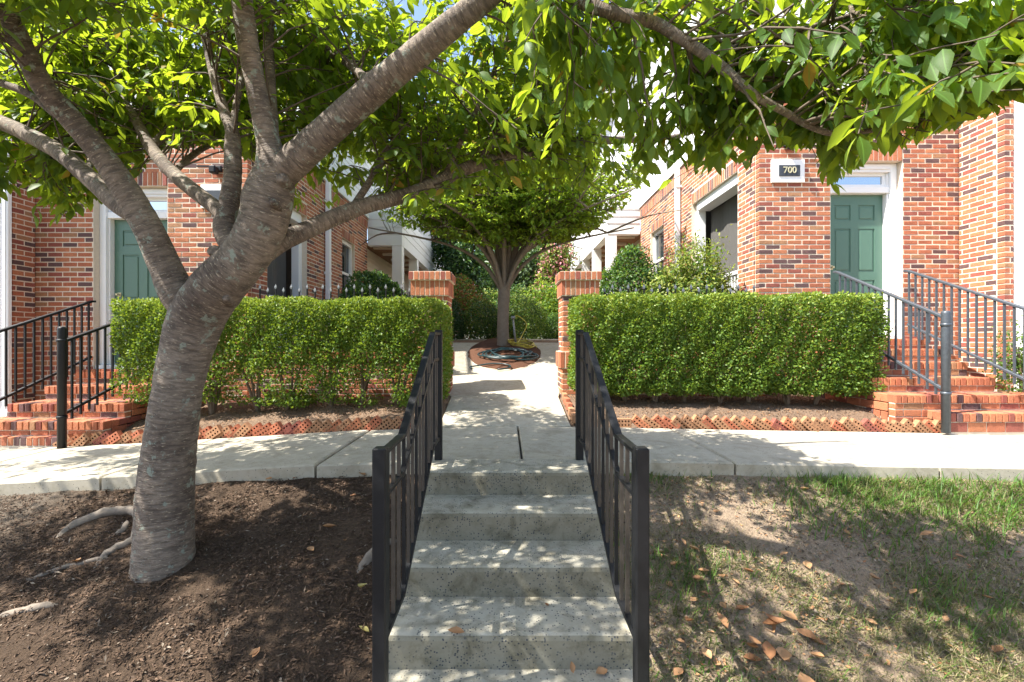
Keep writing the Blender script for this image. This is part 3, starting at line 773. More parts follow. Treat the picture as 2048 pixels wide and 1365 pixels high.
# ------------------------------------------------------------------ brick stoops
def stoop(m, fy, zs, xin, label):
    """steps: fy front edges, zs = [ground, top1, top2, ...]; the lowest two run on outward"""
    root = thing('brick_stoop', label, 'steps', (m * 5.0, fy[0] + .6, zs[0]))
    bs = Bricks(); core = MB()
    for k, y in enumerate(fy):
        z0, z1 = zs[k], zs[k + 1]
        xa = xin + (0.36 if k == 0 and m > 0 else 0); xb = 6.6 if k < (2 if m > 0 else 1) else 5.72
        back = (fy[k + 1] if k + 1 < len(fy) else y + .55) + .10
        hs = z1 - z0 - .098
        n = round((xb - xa) / CP); w = (xb - xa) / n
        for i in range(n):
            bs.add((m * (xa + w * (i + .5)), y + .0965, z1 - .046), w - .010, .090, .193, 0, None if random.random() < .75 else 0)
        n = round((xb - xa) / BL); w = (xb - xa) / n; sh = (k % 2) * w / 2
        for i in range(-1, n + 1):
            a = max(xa, xa + w * i + sh); c_ = min(xb, xa + w * (i + 1) + sh)
            if c_ - a > .04: bs.add((m * (a + c_) / 2, y + .012 + .045, z0 + hs / 2 + .002), c_ - a - .010, hs - .008, .09, 0)
        if k == 1 and m > 0:
            for j in range(3):
                hh_ = (z0 - zs[0] + .04) / 3
                for a, c_ in ((xin, xin + .2), (xin + .2, xin + .42)) if j % 2 else ((xin, xin + .1), (xin + .1, xin + .3), (xin + .3, xin + .42)):
                    bs.add((m * (a + c_) / 2, y + .012 + .045, zs[0] - .04 + hh_ * (j + .5)), c_ - a - .010, hh_ - .010, .09, 0)
        # tread bricks behind the nosing
        yy = y + .193 + .010
        while yy < back - .02:
            d = min(.092, back - yy)
            n = round((xb - xa) / BL); w = (xb - xa) / n
            for i in range(n): bs.add((m * (xa + w * (i + .5)), yy + d / 2, z1 - .036), w - .010, .064, d - .008, 0)
            yy += .102
        core.box(min(m * (xa + .008), m * (xb - .008)), max(m * (xa + .008), m * (xb - .008)), y + .02, back, z0 - .1, z1 - .008)
        # side cheek towards the hedge
        yb = fy[-1] + .5
        xs_ = xa
        zl = zs[0] - .03 if (k == 1 and m > 0) else z0; nj = 4 if zl < z0 else 2; h = (z1 - zl) / nj
        if k + 1 <= len(fy):
            s = y + .20 + (k % 2) * .1
            for j in range(nj):
                q = y + .105; off = (j % 2) * .1
                while q < yb:
                    L = min(BL - (off if q < y + .25 else 0), yb - q)
                    if L > .05: bs.add((m * (xs_ + .044), q + L / 2, zl + h * (j + .5)), L - .010, h - .010, .09, -m * math.pi / 2)
                    q += L
        core.box(min(m * (xa + .008), m * (xa + .3)), max(m * (xa + .008), m * (xa + .3)), y + .1, yb, zl - .1, z1 - .01)
    core.build('mortar_body', 'mortar', root)
    bs.build(root, 300)
    return root
stoop(1, [4.75, 5.0, 5.32, 5.64, 5.95], [-.06, .145, .307, .470, .64, .797], 4.27, 'brick front steps rising to the door beside the number plaque')
stoop(-1, [4.93, 5.20, 5.62, 6.02], [-.13, .025, .182, .339, .496], 4.37, 'brick front steps behind the leaning tree trunk')
# landing pads in front of the doors
for m_, y0, y1, z, x0_, x1_ in ((1, 6.3, 6.62, .93, 4.4, 5.72), (-1, 6.15, 6.45, .52, 4.5, 5.75)):
    bs = Bricks(); root = thing('door_step', 'brick sill step under the green door %s' % ('near the number plaque' if m_ > 0 else 'behind the tree trunk'), 'step', (m_ * 5, y0, z - .13))
    n = round((x1_ - x0_) / CP); w = (x1_ - x0_) / n
    for i in range(n): bs.add((m_ * (x0_ + w * (i + .5)), y0 + .0965 - .10, z - .045), w - .010, .09, .193, 0)
    n = round((x1_ - x0_) / BL); w = (x1_ - x0_) / n
    for i in range(n): bs.add((m_ * (x0_ + w * (i + .5)), y0 - .043, z - .125), w - .01, .058, .09, 0)
    mb = MB(); mb.box(min(m_ * (x0_ + .01), m_ * (x1_ - .01)), max(m_ * (x0_ + .01), m_ * (x1_ - .01)), y0 - .085, y1, z - .3, z - .006); mb.build('mortar_body', 'mortar', root)
    bs.build(root)
# brick paving strip at the foot of the lower stoop
root = thing('brick_paving', 'flat brick paving strip at the foot of the steps behind the tree', 'paving', (-5.4, 4.85, -.25))
bs = Bricks()
n = 40
for i in range(n): bs.add((-4.50 - i * CP, 4.90 + .06, -.175), CP - .009, .09, .19, 0)
mb = MB(); mb.box(-4.5 - n * CP, -4.47, 4.87, 5.3, -.4, -.145); mb.build('mortar_body', 'mortar', root); bs.build(root)

# stoop railings
def stoop_rail(m, X, pts, post, label, ext=0.0):
    """pts: (Y, Z) of the top rail from low to high end"""
    (ya, za), (yb, zb) = pts; IR = 'grey_iron' if m > 0 else 'black_iron'
    root = thing('stoop_railing', label, 'railing', (m * X, ya, za - 1.0))
    x = m * X
    mb = MB(); mb.beam((x, ya, za), (x, yb, zb), .045, .028, 0, .004); mb.beam((x, yb - .002, zb - .001), (x, yb + .05, zb + .004), .045, .028, 0, .004); mb.build('top_rail', IR, root)
    mb = MB(); mb.beam((x, ya, za - .76), (x, yb, zb - .74), .032, .028, 0, .003); mb.build('bottom_rail', IR, root)
    sl = (zb - za) / (yb - ya); y = ya + .11
    while y < yb - .01:
        z = za + (y - ya) * sl
        mb = MB(); mb.box(x - .009, x + .009, y - .009, y + .009, z - .86, z - .012); mb.build('baluster', IR, root); y += .1
    if post:
        zt, z0 = post
        o = tube('post', [(x, ya, z0), (x, ya, zt - .03), (x, ya, zt - .012), (x, ya, zt)], [.039, .039, .037, .026], IR, root, 8)
        for zc in (zt - .16, za - .80): tube('collar', [(x, ya, zc), (x, ya, zc + .03)], [.045, .045], IR, root, 8)
stoop_rail(1, 4.58, [(4.75, 1.14), (6.32, 1.86)], (1.215, -.06), 'grey iron railing with fluted post between hedge and brick steps')
stoop_rail(1, 5.53, [(4.35, 1.02), (6.28, 1.87)], None, 'grey iron railing against the sunlit brick wall by the white pilaster')
stoop_rail(-1, 4.645, [(4.75, .89), (6.12, 1.37)], (1.05, -.28), 'dark iron railing with square post beside the leaning tree trunk')
stoop_rail(-1, 5.57, [(4.45, .80), (6.1, 1.43)], None, 'dark iron railing fixed to the shaded brick wall at far left')

# ------------------------------------------------------------------ gate pillars, low walls, iron fences
def pillar(m, xin, label):
    Y = 6.03; w = .47; xa, xb = m * xin, m * (xin + w)
    cx = (xa + xb) / 2; root = thing('brick_pillar', label, 'pillar', (cx, Y + w / 2, .1), None)
    bs = Bricks(); core = MB()
    z0, zr, zc = .05, .54, 1.50
    def ring(hw, za, zb, **kw):
        y0 = Y + w / 2 - hw
        panel(bs, core, (cx - hw, y0), 0, 2 * hw, za, zb, thick=.15, **kw)
        panel(bs, core, (cx + hw, y0 + .1), math.pi / 2, 2 * hw - .1, za, zb, thick=.15, **kw)
        panel(bs, core, (cx - hw, y0 + 2 * hw), -math.pi / 2, 2 * hw - .1, za, zb, thick=.15, **kw)
    ring(w / 2 + .012, z0, zr); ring(w / 2 + .035, zr, .76, soldier=True); ring(w / 2, .76, zc)
    ring(w / 2 + .02, zc, zc + .205, soldier=True); ring(w / 2 + .045, zc + .205, zc + .32, soldier=True)
    core.box(cx - w / 2 - .03, cx + w / 2 + .03, Y - .02, Y + w + .03, zc + .2, zc + .312)
    core.build('mortar_body', 'mortar', root); bs.build(root, 300)
pillar(1, .735, 'square brick gate pillar at the end of the full hedge')
pillar(-1, .785, 'square brick gate pillar at the end of the thin hedge')
def low_wall(m, label, flabel):
    root = thing('low_brick_wall', label, 'wall', (m * 2.4, 6.3, .1)); bs = Bricks(); core = MB()
    xa, xb = 1.26, 3.50; dzz = -.0
    p0 = xa if m > 0 else -xb
    panel(bs, core, (p0, 6.15), 0, xb - xa, .05, .66)
    n = round((xb - xa) / CP); w = (xb - xa) / n
    for i in range(n): bs.add((p0 + w * (i + .5), 6.13 + .12, .705), w - .01, .09, .24, 0)
    core.box(p0 + .01, p0 + xb - xa - .01, 6.16, 6.36, .6, .742); core.build('mortar_body', 'mortar', root); bs.build(root, 300)
    f = thing('iron_fence', flabel, 'fence', (m * 2.4, 6.25, .75))
    mb = MB()
    for z in (.86, 1.46): mb.beam((m * xa, 6.25, z), (m * xb, 6.25, z), .03, .025)
    mb.build('rail', 'black_iron', f)
    i = 0; x = xa + .08
    while x < xb:
        h = 1.57 + (.045 if i % 2 else 0)
        mb = MB(); mb.box(m * x - .008, m * x + .008, 6.242, 6.258, .745, h); pk = mb.build('picket', 'black_iron', f)
        c = Vector((m * x, 6.25, h)); vs = [c + Vector(v) for v in ((-.009, -.009, 0), (.009, -.009, 0), (.009, .009, 0), (-.009, .009, 0), (-.017, -.010, .022), (.017, -.010, .022), (.017, .010, .022), (-.017, .010, .022), (0, 0, .07))]
        mb = MB(); mb.add(vs, [(0, 1, 5, 4), (1, 2, 6, 5), (2, 3, 7, 6), (3, 0, 4, 7), (4, 5, 8), (5, 6, 8), (6, 7, 8), (7, 4, 8)]); mb.build('finial', 'finial_metal', pk)
        x += .108; i += 1
low_wall(1, 'low brick wall hidden behind the full hedge', 'black spear topped iron fence behind the full hedge')
low_wall(-1, 'low brick wall showing through the thin hedge', 'black spear topped iron fence behind the thin hedge')

# ------------------------------------------------------------------ cored bricks set on edge along the beds
def cored_brick():
    import bmesh
    bm = bmesh.new(); L, H, D = .193, .092, .057
    hl = []
    fr = [bm.verts.new(v) for v in ((-L / 2, -D / 2, -H / 2), (L / 2, -D / 2, -H / 2), (L / 2, -D / 2, H / 2), (-L / 2, -D / 2, H / 2))]
    bk = [bm.verts.new((v.co.x, D / 2, v.co.z)) for v in fr]
    edges = [bm.edges.new((fr[i], fr[(i + 1) % 4])) for i in range(4)]
    for i in range(5):
        for j in range(2):
            cx, cz = (i - 2) * .034, (j - .5) * .040
            f_ = [bm.verts.new((cx + .0105 * math.cos(k * math.pi / 3), -D / 2, cz + .0105 * math.sin(k * math.pi / 3))) for k in range(6)]
            b_ = [bm.verts.new((v.co.x, -D / 2 + .03, v.co.z)) for v in f_]
            edges += [bm.edges.new((f_[k], f_[(k + 1) % 6])) for k in range(6)]
            for k in range(6): fc = bm.faces.new((f_[k], b_[k], b_[(k + 1) % 6], f_[(k + 1) % 6])); fc.material_index = 1
            fc = bm.faces.new(b_); fc.material_index = 1
    bmesh.ops.triangle_fill(bm, use_beauty=True, use_dissolve=False, edges=edges)
    for i in range(4): bm.faces.new((fr[i], bk[i], bk[(i + 1) % 4], fr[(i + 1) % 4]))
    bm.faces.new(bk)
    bmesh.ops.recalc_face_normals(bm, faces=bm.faces)
    me = bpy.data.meshes.new('edging_brick'); bm.to_mesh(me); bm.free()
    me.materials.append(BRICK[0]); me.materials.append(M['mulch_red']); return me
CB = cored_brick()
def edging(xa, xb, lean, label, flat_at):
    root = thing('brick_edging', label, 'edging', ((xa + xb) / 2, 4.9, -.05))
    x = xa; i = 0
    while x < xb:
        y = 4.885; z = sx_walk(x) - .01
        o = link('brick', CB, root)
        if abs(x - flat_at) < .10: rot = (0, 0, 0); dzb = .055; dx = .20
        else: rot = (random.uniform(-.06, .06), lean * R(38 + random.uniform(-8, 8)), random.uniform(-.10, .10)); dzb = .052 + random.uniform(-.010, .012); dx = .107 + random.uniform(-.008, .008)
        if abs(x - flat_at) < .10: x += .05
        o.location = Vector((x, y + random.uniform(-.01, .01), z + dzb)) - root.location; o.rotation_euler = rot
        o.material_slots[0].link = 'OBJECT'; o.material_slots[0].material = BRICK[random.choice((0, 3, 1, 2, 3))]
        x += dx; i += 1
edging(1.18, 4.70, 1, 'saw tooth row of tilted cored bricks edging the full hedge bed', 1.22)
edging(-4.75, -1.08, -1, 'saw tooth row of tilted cored bricks edging the bed behind the tree', -1.1)
# loose border bricks along the path by the gate pillar
root = thing('border_bricks', 'short row of border bricks along the path by the full hedge pillar', 'edging', (.74, 5.5, .05))
for i in range(5):
    y = 5.05 + i * .205
    o = link('brick', brick_mesh(.193, .09, .057, i % 3)[0], root); o.location = Vector((.745, y, path_z(y) + .035)) - root.location; o.rotation_euler = (0, R(random.uniform(-4, 4)), R(90 + random.uniform(-3, 3)))
    o.material_slots[0].link = 'OBJECT'; o.material_slots[0].material = BRICK[random.choice((0, 1, 3))]

# ------------------------------------------------------------------ hedges
def hedge(x0, x1, y0, y1, z0, z1, n, label, thin, ground_z):
    root = thing('clipped_hedge', label, 'hedge', ((x0 + x1) / 2, (y0 + y1) / 2, ground_z))
    cx, cy, cz = (x0 + x1) / 2, (y0 + y1) / 2, (z0 + z1) / 2; hx, hy, hz = (x1 - x0) / 2, (y1 - y0) / 2, (z1 - z0) / 2
    ps = []; ns = []
    rr = 0.13
    while sum(len(p) for p in ps) < n:
        k = 40000
        u = rng.uniform(-1, 1, (k, 3))
        p = u * np.array([hx, hy, hz])
        q = np.maximum(np.abs(p) - (np.array([hx, hy, hz]) - rr), 0); d = rr - np.linalg.norm(q, axis=1)      # depth below rounded-box skin
        inner = np.min(np.array([hx, hy, hz]) - np.abs(p), axis=1); d = np.where(np.all(q == 0, axis=1), inner, np.minimum(d, inner + 0))
        lump = 0.022 * (np.sin(p[:, 0] * 9 + p[:, 2] * 5) + np.sin(p[:, 0] * 17 - p[:, 2] * 11 + 1) + np.sin(p[:, 0] * 5.3 + p[:, 1] * 8)) + 0.02
        d = d - np.maximum(lump, 0) + np.where(rng.uniform(0, 1, k) < .05, .03, 0)
        keep = (d > 0) & (rng.uniform(0, 1, k) < np.exp(-np.maximum(d, 0) / 0.055) + 0.03)
        h01 = (p[:, 2] / hz + 1) / 2
        # gaps: broken clumps low down
        cl = np.sin(p[:, 0] * 6.1 + 1.3) * np.sin(p[:, 2] * 8.3 + p[:, 0] * 2.1) + 0.6 * np.sin(p[:, 0] * 13.7 + p[:, 2] * 15.1 + 2) + 0.3 * np.sin(p[:, 1] * 14)
        dens = np.clip((h01 - thin[0]) / thin[1], 0, 1) * (1 - thin[2]) + thin[2]
        keep &= (rng.uniform(0, 1, k) < np.clip(dens + 0.55 * cl * (1 - dens), 0.0, 1))
        p = p[keep]; 
        nn = np.where(np.abs(p) > np.array([hx, hy, hz]) - 0.2, np.sign(p), 0) + 0.001
        ps.append(p); ns.append(nn)
    p = np.concatenate(ps)[:n]; nn = np.concatenate(ns)[:n]
    pos = p + np.array([cx, cy, cz])
    dirs = rand_dirs(n) + 0.55 * nn + np.array([0, 0, .35]); ups = rand_dirs(n) + 0.8 * nn + np.array([0, 0, .4])
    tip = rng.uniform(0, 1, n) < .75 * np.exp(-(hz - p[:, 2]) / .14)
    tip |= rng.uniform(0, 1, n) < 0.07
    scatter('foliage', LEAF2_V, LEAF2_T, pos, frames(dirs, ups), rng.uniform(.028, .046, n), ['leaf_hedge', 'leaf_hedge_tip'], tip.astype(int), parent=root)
    k = 9; 
    for i in range(k):
        x = x0 + (x1 - x0) * (i + .5) / k + random.uniform(-.1, .1); y = cy + random.uniform(-.08, .08)
        base = Vector((x, y, gz(x, y) - .03))
        for j in range(4):
            tp = Vector((x + random.uniform(-.3, .3), y + random.uniform(-.22, .22), z0 + (z1 - z0) * random.uniform(.55, .85)))
            mid = base.lerp(tp, .5) + Vector((random.uniform(-.06, .06), random.uniform(-.05, .05), 0))
            tube('stem', catmull([base, base.lerp(mid, .5) + Vector((random.uniform(-.02, .02), 0, 0)), mid, tp], 3), lerp_list([.022, .017, .012, .005], 3), 'stem_wood', root, 6)
hedge(.79, 4.50, 5.28, 5.95, .25, 1.465, 78000, 'full clipped green hedge in front of the number plaque building', (-.05, 0.14, 0.4), .1)
hedge(-4.62, -.70, 5.22, 5.90, .13, 1.41, 62000, 'thin clipped hedge with bare lower stems behind the tree trunk', (0.12, 0.45, 0.22), .0)

# ------------------------------------------------------------------ trees
def grow_twigs(mains, n_twigs, Lr, leaf_len, spacing, ok, up=0.25, droop=0.25, sub=2, leaf_down=0.55, first=0.2):
    """mains: list of (points, weight). Returns twig tubes and leaf frames."""
    tubes = []; LP = []; LD = []; LU = []; LS = []
    tot = sum(w for _, w in mains)
    for pts, w in mains:
        pts = [Vector(p) for p in pts]; k = max(1, int(n_twigs * w / tot))
        for _ in range(k):
            s = random.uniform(first, 1.0) * (len(pts) - 1); i = min(int(s), len(pts) - 2); f = s - i
            p = pts[i].lerp(pts[i + 1], f); ax = (pts[i + 1] - pts[i]).normalized()
            rd = Vector((random.gauss(0, 1), random.gauss(0, 1), random.gauss(0, .7))); rd = (rd - ax * rd.dot(ax)).normalized()
            d = (rd * 0.9 + ax * 0.55 + Vector((0, 0, up))).normalized()
            todo = [(p, d, random.uniform(*Lr), 0)]
            while todo:
                p0, d0, L, lev = todo.pop()
                n = 5; q = [p0.copy()]; dd = d0.copy()
                for a in range(n):
                    dd = (dd + Vector((random.gauss(0, .12), random.gauss(0, .12), random.gauss(0, .08) - droop * .25))).normalized(); q.append(q[-1] + dd * (L / n))
                if not ok(q[-1]) or not ok(q[3]): continue
                tubes.append((q, [max(.0022, (.0075 if lev == 0 else .0042) * (1 - .75 * a / n)) for a in range(n + 1)]))
                if lev < sub:
                    for _s in range(2 if lev == 0 else 1):
                        a = random.randint(1, 4); sd = Vector((random.gauss(0, 1), random.gauss(0, 1), random.gauss(0, .4))).normalized()
                        todo.append((q[a], (dd * .7 + sd * .8).normalized(), L * random.uniform(.4, .7), lev + 1))
                m_ = max(2, int(L * .85 / spacing)); sgn = 1
                for b_ in range(m_ + 3):
                    f_ = min(.999, .18 + .82 * b_ / m_) * n; a = int(f_); pp = q[a].lerp(q[a + 1], f_ - a); tx = (q[a + 1] - q[a]).normalized()
                    sgn = -sgn; sd = tx.cross(Vector((0, 0, 1)));
                    if sd.length < .1: sd = Vector((1, 0, 0))
                    sd.normalize()
                    ld = tx * random.uniform(.2, .8) + sd * sgn * random.uniform(.5, 1.1) + Vector((random.gauss(0, .3), random.gauss(0, .3), random.gauss(0, .25) - leaf_down))
                    if not ok(pp + ld.normalized() * leaf_len): continue
                    LP.append(pp + ld.normalized() * .012); LD.append(ld); LU.append(Vector((random.gauss(0, .45), random.gauss(0, .45), 1))); LS.append(leaf_len * random.uniform(.65, 1.2))
    return tubes, np.array([tuple(v) for v in LP]), np.array([tuple(v) for v in LD]), np.array([tuple(v) for v in LU]), np.array(LS)
def twig_mesh(name, tubes, mat, root, sides=4):
    vs = []; fs = []
    for q, r in tubes:
        v, f, _ = tube_geo(q, r, sides, 0, False); o = len(vs); vs += v; fs += [tuple(i + o for i in t_) for t_ in f]
    org = root.location
    link(name, mesh(name, [v - org for v in vs], fs, mat, None, True), root, kind='stuff')

# --- the leaning cherry by the steps
TY = 2.72
cherry = thing('cherry_tree', 'leaning cherry tree with banded grey bark beside the concrete steps', 'tree', tuple(P(322, 1165, TY - .15)))
def wpx(w, Y): return w * Y / F / 2
def limb(name, seg, sides=16, wob=.05, n=6, mat='cherry_bark'):
    """seg: (px, py, Y, width in px)"""
    pts = [P(a, b_, Y) for a, b_, Y, w in seg]; rad = [wpx(w, Y) for a, b_, Y, w in seg]
    for i, (a, b_, Y, w) in enumerate(seg):
        i0, i1 = max(i - 1, 0), min(i + 1, len(seg) - 1); dx, dy = seg[i1][0] - seg[i0][0], seg[i1][1] - seg[i0][1]
        cs = 1 / math.sqrt(1 + ((a - VX) / F) ** 2); rad[i] *= 1 - (1 - cs) * abs(dy) / max(1e-6, math.hypot(dx, dy))
    rr_ = lerp_list(rad, n); rr_ = [r * random.uniform(.985, 1.015) for r in rr_]
    c = catmull(pts, n); tube(name, c, rr_, mat, cherry, sides, wob); return c
trunk = limb('trunk', [(322, 1245, 2.72, 190), (322, 1195, 2.72, 158), (324, 1150, 2.72, 134), (330, 1060, 2.72, 122), (334, 960, 2.72, 120), (342, 870, 2.72, 114), (356, 780, 2.72, 106), (375, 700, 2.72, 110), (396, 630, 2.70, 116),
                       (438, 572, 2.66, 108), (487, 520, 2.63, 100), (520, 460, 2.60, 102), (536, 400, 2.58, 104), (549, 345, 2.56, 84), (538, 290, 2.54, 52), (522, 220, 2.50, 44), (506, 140, 2.46, 44), (490, 50, 2.40, 46), (478, -60, 2.33, 44), (470, -200, 2.3, 36), (480, -420, 2.3, 22)], 24, .045)
L1 = limb('limb', [(392, 640, 2.70, 66), (358, 590, 2.69, 78), (328, 528, 2.66, 68), (295, 455, 2.62, 64), (255, 385, 2.57, 62), (206, 315, 2.50, 56), (148, 245, 2.42, 54), (92, 180, 2.33, 52), (48, 100, 2.25, 50), (10, 15, 2.18, 48), (-60, -120, 2.1, 40), (-160, -330, 2.1, 26)], 18)
L2 = limb('limb', [(285, 445, 2.60, 30), (240, 412, 2.60, 42), (185, 362, 2.66, 40), (120, 306, 2.74, 38), (60, 272, 2.82, 36), (0, 245, 2.9, 34), (-130, 200, 3.05, 28), (-320, 150, 3.2, 20)], 14)
L3 = limb('branch', [(110, 232, 2.38, 12), (60, 190, 2.42, 17), (0, 165, 2.45, 16), (-90, 130, 2.5, 12), (-250, 60, 2.5, 8)], 8)
MM = limb('limb', [(480, 520, 2.64, 46), (450, 462, 2.66, 50), (458, 410, 2.69, 44), (466, 350, 2.72, 37), (466, 300, 2.75, 35), (464, 262, 2.77, 30), (452, 232, 2.8, 24), (436, 180, 2.85, 21), (418, 110, 2.9, 19), (400, 10, 2.95, 18), (380, -100, 3.0, 14), (350, -260, 3.0, 10)], 14)
MR = limb('branch', [(464, 275, 2.77, 16), (472, 215, 2.8, 15), (486, 150, 2.85, 13), (500, 80, 2.95, 10), (510, -60, 3.1, 8)], 8)
LM = limb('limb', [(470, 470, 2.66, 30), (440, 424, 2.72, 34), (395, 388, 2.80, 32), (345, 346, 2.9, 31), (302, 295, 3.0, 28), (272, 240, 3.1, 22), (250, 200, 3.2, 15), (225, 120, 3.3, 11), (190, 20, 3.4, 8)], 12)
U2 = limb('branch', [(552, 345, 2.62, 22), (546, 250, 2.70, 24), (541, 150, 2.75, 20), (540, 60, 2.8, 17), (560, -90, 2.9, 12)], 10)
RR = limb('limb', [(535, 375, 2.57, 60), (575, 335, 2.55, 70), (650, 268, 2.48, 62), (750, 178, 2.38, 58), (850, 95, 2.28, 54), (950, 15, 2.18, 48), (1030, -45, 2.1, 40), (1090, -55, 2.05, 32), (1140, -8, 2.0, 27), (1210, 22, 1.97, 25), (1300, 43, 1.95, 24), (1350, 70, 1.93, 23), (1434, 127, 1.92, 21), (1500, 184, 1.92, 18), (1568, 224, 1.93, 15), (1623, 255, 1.94, 13), (1675, 268, 1.95, 11), (1761, 258, 1.96, 9), (1830, 238, 1.97, 8), (1899, 213, 1.97, 7), (1968, 188, 1.97, 6), (2060, 165, 1.98, 4)], 16)
RU = limb('branch', [(1030, -40, 2.1, 30), (1150, -160, 2.0, 26), (1400, -250, 1.95, 18), (1700, -300, 1.9, 10)], 10)
LR = limb('limb', [(510, 525, 2.66, 40), (560, 486, 2.74, 40), (610, 462, 2.82, 36), (717, 417, 2.95, 31), (830, 385, 3.1, 29), (939, 335, 3.25, 26), (1042, 308, 3.4, 23), (1144, 286, 3.5, 18), (1281, 279, 3.65, 13), (1335, 276, 3.7, 9), (1400, 262, 3.75, 6)], 12)
T1 = limb('branch', [(881, 368, 3.17, 11), (953, 219, 3.15, 10), (990, 137, 3.1, 8), (1038, 10, 3.0, 7), (1060, -80, 3.0, 5)], 7)
T2 = limb('branch', [(949, 328, 3.26, 10), (1042, 232, 3.3, 9), (1093, 126, 3.3, 7), (1130, 40, 3.3, 5)], 7)
T3 = limb('branch', [(1069, 298, 3.42, 9), (1127, 219, 3.4, 8), (1172, 147, 3.4, 6), (1230, 60, 3.4, 4)], 7)
B2 = limb('branch', [(1600, -200, 1.9, 14), (1690, -20, 1.85, 11), (1710, 52, 1.83, 10), (1734, 110, 1.82, 10), (1761, 162, 1.81, 9), (1792, 200, 1.8, 8), (1830, 220, 1.8, 7), (1882, 226, 1.8, 5)], 8)
B3 = limb('branch', [(1850, -40, 1.9, 9), (1778, 3, 1.9, 9), (1692, 34, 1.92, 8), (1589, 62, 1.94, 8), (1520, 83, 1.95, 7), (1444, 107, 1.96, 6)], 7)
L4 = limb('branch', [(690, 440, 2.9, 16), (760, 330, 3.1, 15), (800, 250, 3.3, 13), (790, 200, 3.5, 11), (740, 120, 3.8, 8)], 8)
L5 = limb('branch', [(830, 388, 3.1, 14), (900, 290, 3.5, 13), (840, 230, 3.8, 12), (760, 190, 4.1, 10)], 8)
for a, b_, Y, r, dx_, dy_ in ((432, 505, 2.60, .030, -.3, -.9), (398, 566, 2.62, .032, -.1, -.95), (566, 362, 2.50, .030, .3, -.9), (549, 408, 2.48, .016, .1, -1), (455, 600, 2.6, .02, .3, -.9)):
    c = P(a, b_, Y); d = Vector((dx_, dy_, .25)).normalized()
    tube('knot', [c - d * .06, c, c + d * .022, c + d * .034, c + d * .030, c + d * .016], [r * 1.5, r * 1.2, r * 1.05, r * .85, r * .55, r * .1], 'cherry_bark', cherry, 10, .12)
# boughs above the view that shade the ground
H1 = limb('bough', [(478, -60, 2.33, 30), (300, -350, 1.9, 24), (-100, -500, 1.6, 18), (-700, -650, 1.4, 10)], 8)
def bough(pts, r0, r1):
    c = catmull(pts, 4); tube('bough', c, [r0 + (r1 - r0) * i / (len(c) - 1) for i in range(len(c))], 'cherry_bark', cherry, 8); return c
H2 = bough([P(10, 15, 2.18), (-3.6, 2.0, 3.0), (-4.8, 1.9, 3.5), (-5.8, 1.9, 3.7)], .05, .012)
H3 = bough([P(-60, -120, 2.1), (-3.6, 1.2, 3.6), (-4.3, .2, 4.1), (-4.6, -.8, 4.2)], .045, .012)
H4 = bough([P(478, -60, 2.33), (-1.3, 1.2, 3.6), (-1.2, 0, 4.1), (-1.0, -1.2, 4.2)], .05, .012)
H5 = bough([P(950, 15, 2.18), (.4, 1.4, 3.0), (1.1, .5, 3.4), (1.8, -.4, 3.6)], .04, .012)
H6 = bough([P(0, 245, 2.9), (-4.2, 3.3, 2.75), (-5.2, 3.6, 2.9), (-6.0, 3.7, 2.9)], .04, .01)
H7 = bough([P(380, -100, 3.0), (-2.4, 3.4, 4.0), (-2.8, 4.0, 4.6), (-3.2, 4.4, 4.8)], .035, .01)
H8 = bough([P(480, -420, 2.3), (-1.5, 2.6, 4.6), (-1.3, 3.0, 5.2)], .035, .01)
H9 = bough([P(560, -90, 2.9), (-1.0, 3.6, 3.9), (-.4, 4.3, 4.4), (.2, 4.8, 4.6)], .03, .01)
G1 = limb('branch', [(92, 180, 2.33, 20), (70, 130, 2.8, 18), (130, 80, 3.4, 14), (240, 40, 3.9, 8)], 8)
G2 = limb('branch', [(302, 295, 3.0, 20), (370, 225, 3.4, 17), (420, 140, 3.8, 13), (520, 60, 4.1, 8)], 8)
G3 = limb('branch', [(60, 272, 2.82, 16), (90, 320, 3.1, 13), (70, 380, 3.3, 8)], 7)
G4 = limb('branch', [(750, 178, 2.38, 22), (700, 130, 2.9, 18), (620, 70, 3.5, 13), (700, 20, 4.0, 8)], 8)
G5 = limb('branch', [(172, 350, 2.68, 18), (200, 250, 3.1, 15), (150, 180, 3.5, 12), (60, 120, 3.9, 8)], 8)
G6 = limb('branch', [(345, 346, 2.9, 14), (420, 290, 3.3, 12), (560, 240, 3.7, 9), (660, 200, 4.0, 6)], 8)
ENVX = [-400, 0, 30, 70, 130, 160, 235, 300, 335, 420, 520, 560, 600, 640, 700, 760, 800, 900, 1000, 1100, 1300, 1400, 1500, 1530, 1620, 1650, 1715, 1740, 1850, 1900, 2048, 2400]
ENVY = [470, 400, 410, 455, 450, 430, 400, 330, 300, 290, 330, 400, 470, 455, 440, 455, 440, 400, 385, 380, 385, 345, 335, 300, 295, 390, 390, 315, 280, 255, 200, 200]
